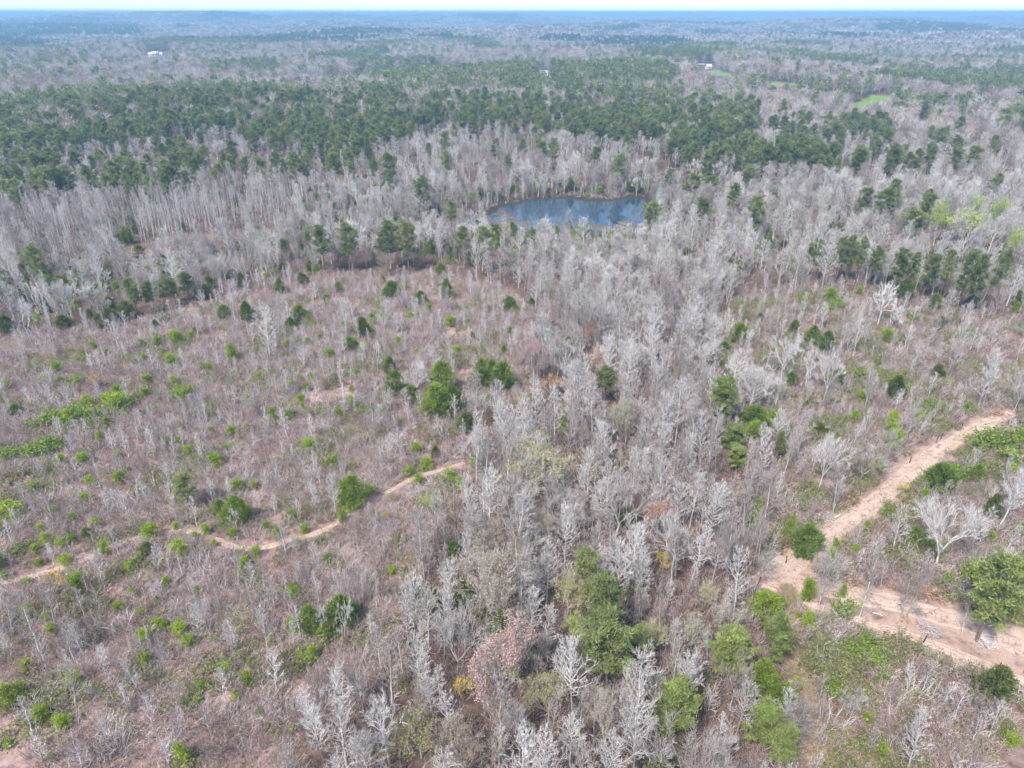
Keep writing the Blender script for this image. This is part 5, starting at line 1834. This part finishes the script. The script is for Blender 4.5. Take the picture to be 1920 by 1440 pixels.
# ------------------------------------------------------------------ far houses
def wall_mat(n, c):
    m, nt, b = newmat(n); b.inputs['Roughness'].default_value = .7
    nn = noise(nt, 1.5, 3)
    nt.links.new(mixc(nt, nn, tuple(v * .92 for v in c), c), b.inputs['Base Color'])
    return m
M['white_wall'] = wall_mat('white_boards', (.74, .74, .72)); M['roof'] = wall_mat('grey_roof', (.34, .33, .34)); M['white_roof'] = wall_mat('white_metal_roof', (.62, .63, .64)); M['glass'] = wall_mat('dark_panes', (.05, .06, .08))
def house(px, py, wpx, depth, wallh, rot, label, roofmat='roof', wings=()):
    x, y, z = gp(px, py)
    W = wpx * (y * CP + (CAM_H - z) * SP) / F_PX
    root = bpy.data.objects.new('house', None); COL.objects.link(root)
    root.location = (x, y, z); root.rotation_euler = (0, 0, rot)
    blocks = [(0, 0, W * (1 if not wings else .5), depth, wallh)] + [(W * a, b, W * c, depth * d, wallh * e) for a, b, c, d, e in wings]
    for bx, by, bw, bd, bh in blocks:
        mb = MB(); mb.box((bx, by, bh / 2 - .5), (bw, bd, bh + 1))
        rh = bd * .38
        mb.poly([(bx - bw / 2, by - bd / 2, bh), (bx - bw / 2, by + bd / 2, bh), (bx - bw / 2, by, bh + rh), (bx + bw / 2, by - bd / 2, bh), (bx + bw / 2, by + bd / 2, bh), (bx + bw / 2, by, bh + rh)], [(0, 2, 1), (3, 4, 5)])
        wall = mesh_obj('wall', mb.build('wall', [M['white_wall']]), root)
        rb = MB(); e = .5; t = .25
        for sgn in (-1, 1):
            V = [(bx - bw / 2 - e, by + sgn * (bd / 2 + e), bh - e * .76 + .05), (bx + bw / 2 + e, by + sgn * (bd / 2 + e), bh - e * .76 + .05), (bx + bw / 2 + e, by, bh + rh + .05), (bx - bw / 2 - e, by, bh + rh + .05)]
            V += [(a, b, c + t) for a, b, c in V]
            rb.poly(V, [(0, 1, 2, 3), (7, 6, 5, 4), (0, 4, 5, 1), (1, 5, 6, 2), (3, 2, 6, 7), (0, 3, 7, 4)])
        mesh_obj('roof', rb.build('roof', [M[roofmat]]), root)
        nwin = max(1, int(bw / 3.4))
        for i in range(nwin):
            wx = bx + (i + .5 - nwin / 2) * bw / nwin
            wb_ = MB(); wb_.box((wx, by - bd / 2 - .03, bh * .55), (1.1, .1, 1.5))
            mesh_obj('window', wb_.build('window', [M['glass']]), root)
    db = MB(); db.box((W * .08, -depth / 2 - .04, 1.05), (1.1, .1, 2.1)); mesh_obj('door', db.build('door', [M['roof']]), root)
    tag(root, label, 'house', 'far houses')
house(292, 105, 22, 8, 3.6, .15, 'large white many-gabled house far off on the left', 'white_roof', ((-.33, -3, .3, .8, .8), (.36, 2, .34, .8, .7), (.12, -6, .14, 1.0, 1.15)))
house(1314, 129, 13, 7, 3.4, -.1, 'low white house at the left of the far pair above the field', 'roof')
house(1328, 130, 9, 6, 3.6, .2, 'small white house at the right of the far pair above the field', 'white_roof')
house(1020, 142, 14, 7, 3.6, .05, 'low white house behind the pine plantation, top centre', 'roof')
house(100, 156, 8, 7, 4, .3, 'tiny white house among trees at the far left', 'white_roof')
house(1618, 107, 16, 8, 4, .3, 'pale roofed building in the haze at upper right', 'white_roof')
for i, (px, py, wp, nm) in enumerate([(106, 27, 6, 'first'), (135, 28, 9, 'second'), (268, 27, 8, 'third'), (372, 29, 7, 'fourth'), (728, 30, 10, 'fifth')]):
    x, y = flat(px, py, 0)
    z = float(H(np.array([x]), np.array([y]))[0])
    W = wp * y * CP / F_PX
    root = bpy.data.objects.new('warehouse', None); COL.objects.link(root); root.location = (x, y, z)
    mb = MB(); mb.box((0, 0, 9), (W, 40, 22)); mesh_obj('wall', mb.build('wall', [M['white_wall']]), root)
    mb = MB(); mb.poly([(-W / 2 - 1, -21, 20.2), (W / 2 + 1, -21, 20.2), (W / 2 + 1, 0, 26), (-W / 2 - 1, 0, 26), (W / 2 + 1, 21, 20.2), (-W / 2 - 1, 21, 20.2)], [(0, 1, 2, 3), (3, 2, 4, 5)]); mesh_obj('roof', mb.build('roof', [M['white_roof']]), root)
    tag(root, 'white speck of a building near the horizon, %s from the left' % nm, 'building', 'white buildings on the horizon')

# ------------------------------------------------------------------ haze
m = bpy.data.materials.new('haze_air'); m.use_nodes = True
nt = m.node_tree; nt.nodes.clear()
out = nt.nodes.new('ShaderNodeOutputMaterial'); pv = nt.nodes.new('ShaderNodeVolumePrincipled')
pv.inputs['Color'].default_value = (.38, .68, 1.0, 1)
pv.inputs['Density'].default_value = 0.00034
pv.inputs['Anisotropy'].default_value = 0.0
nt.links.new(pv.outputs[0], out.inputs['Volume'])
mb = MB(); mb.box((0, 0, 12), (150000, 150000, 124))
o = mesh_obj('haze', mb.build('haze', [m]))
tag(o, 'pale blue haze lying over the far country', 'haze', kind='stuff')
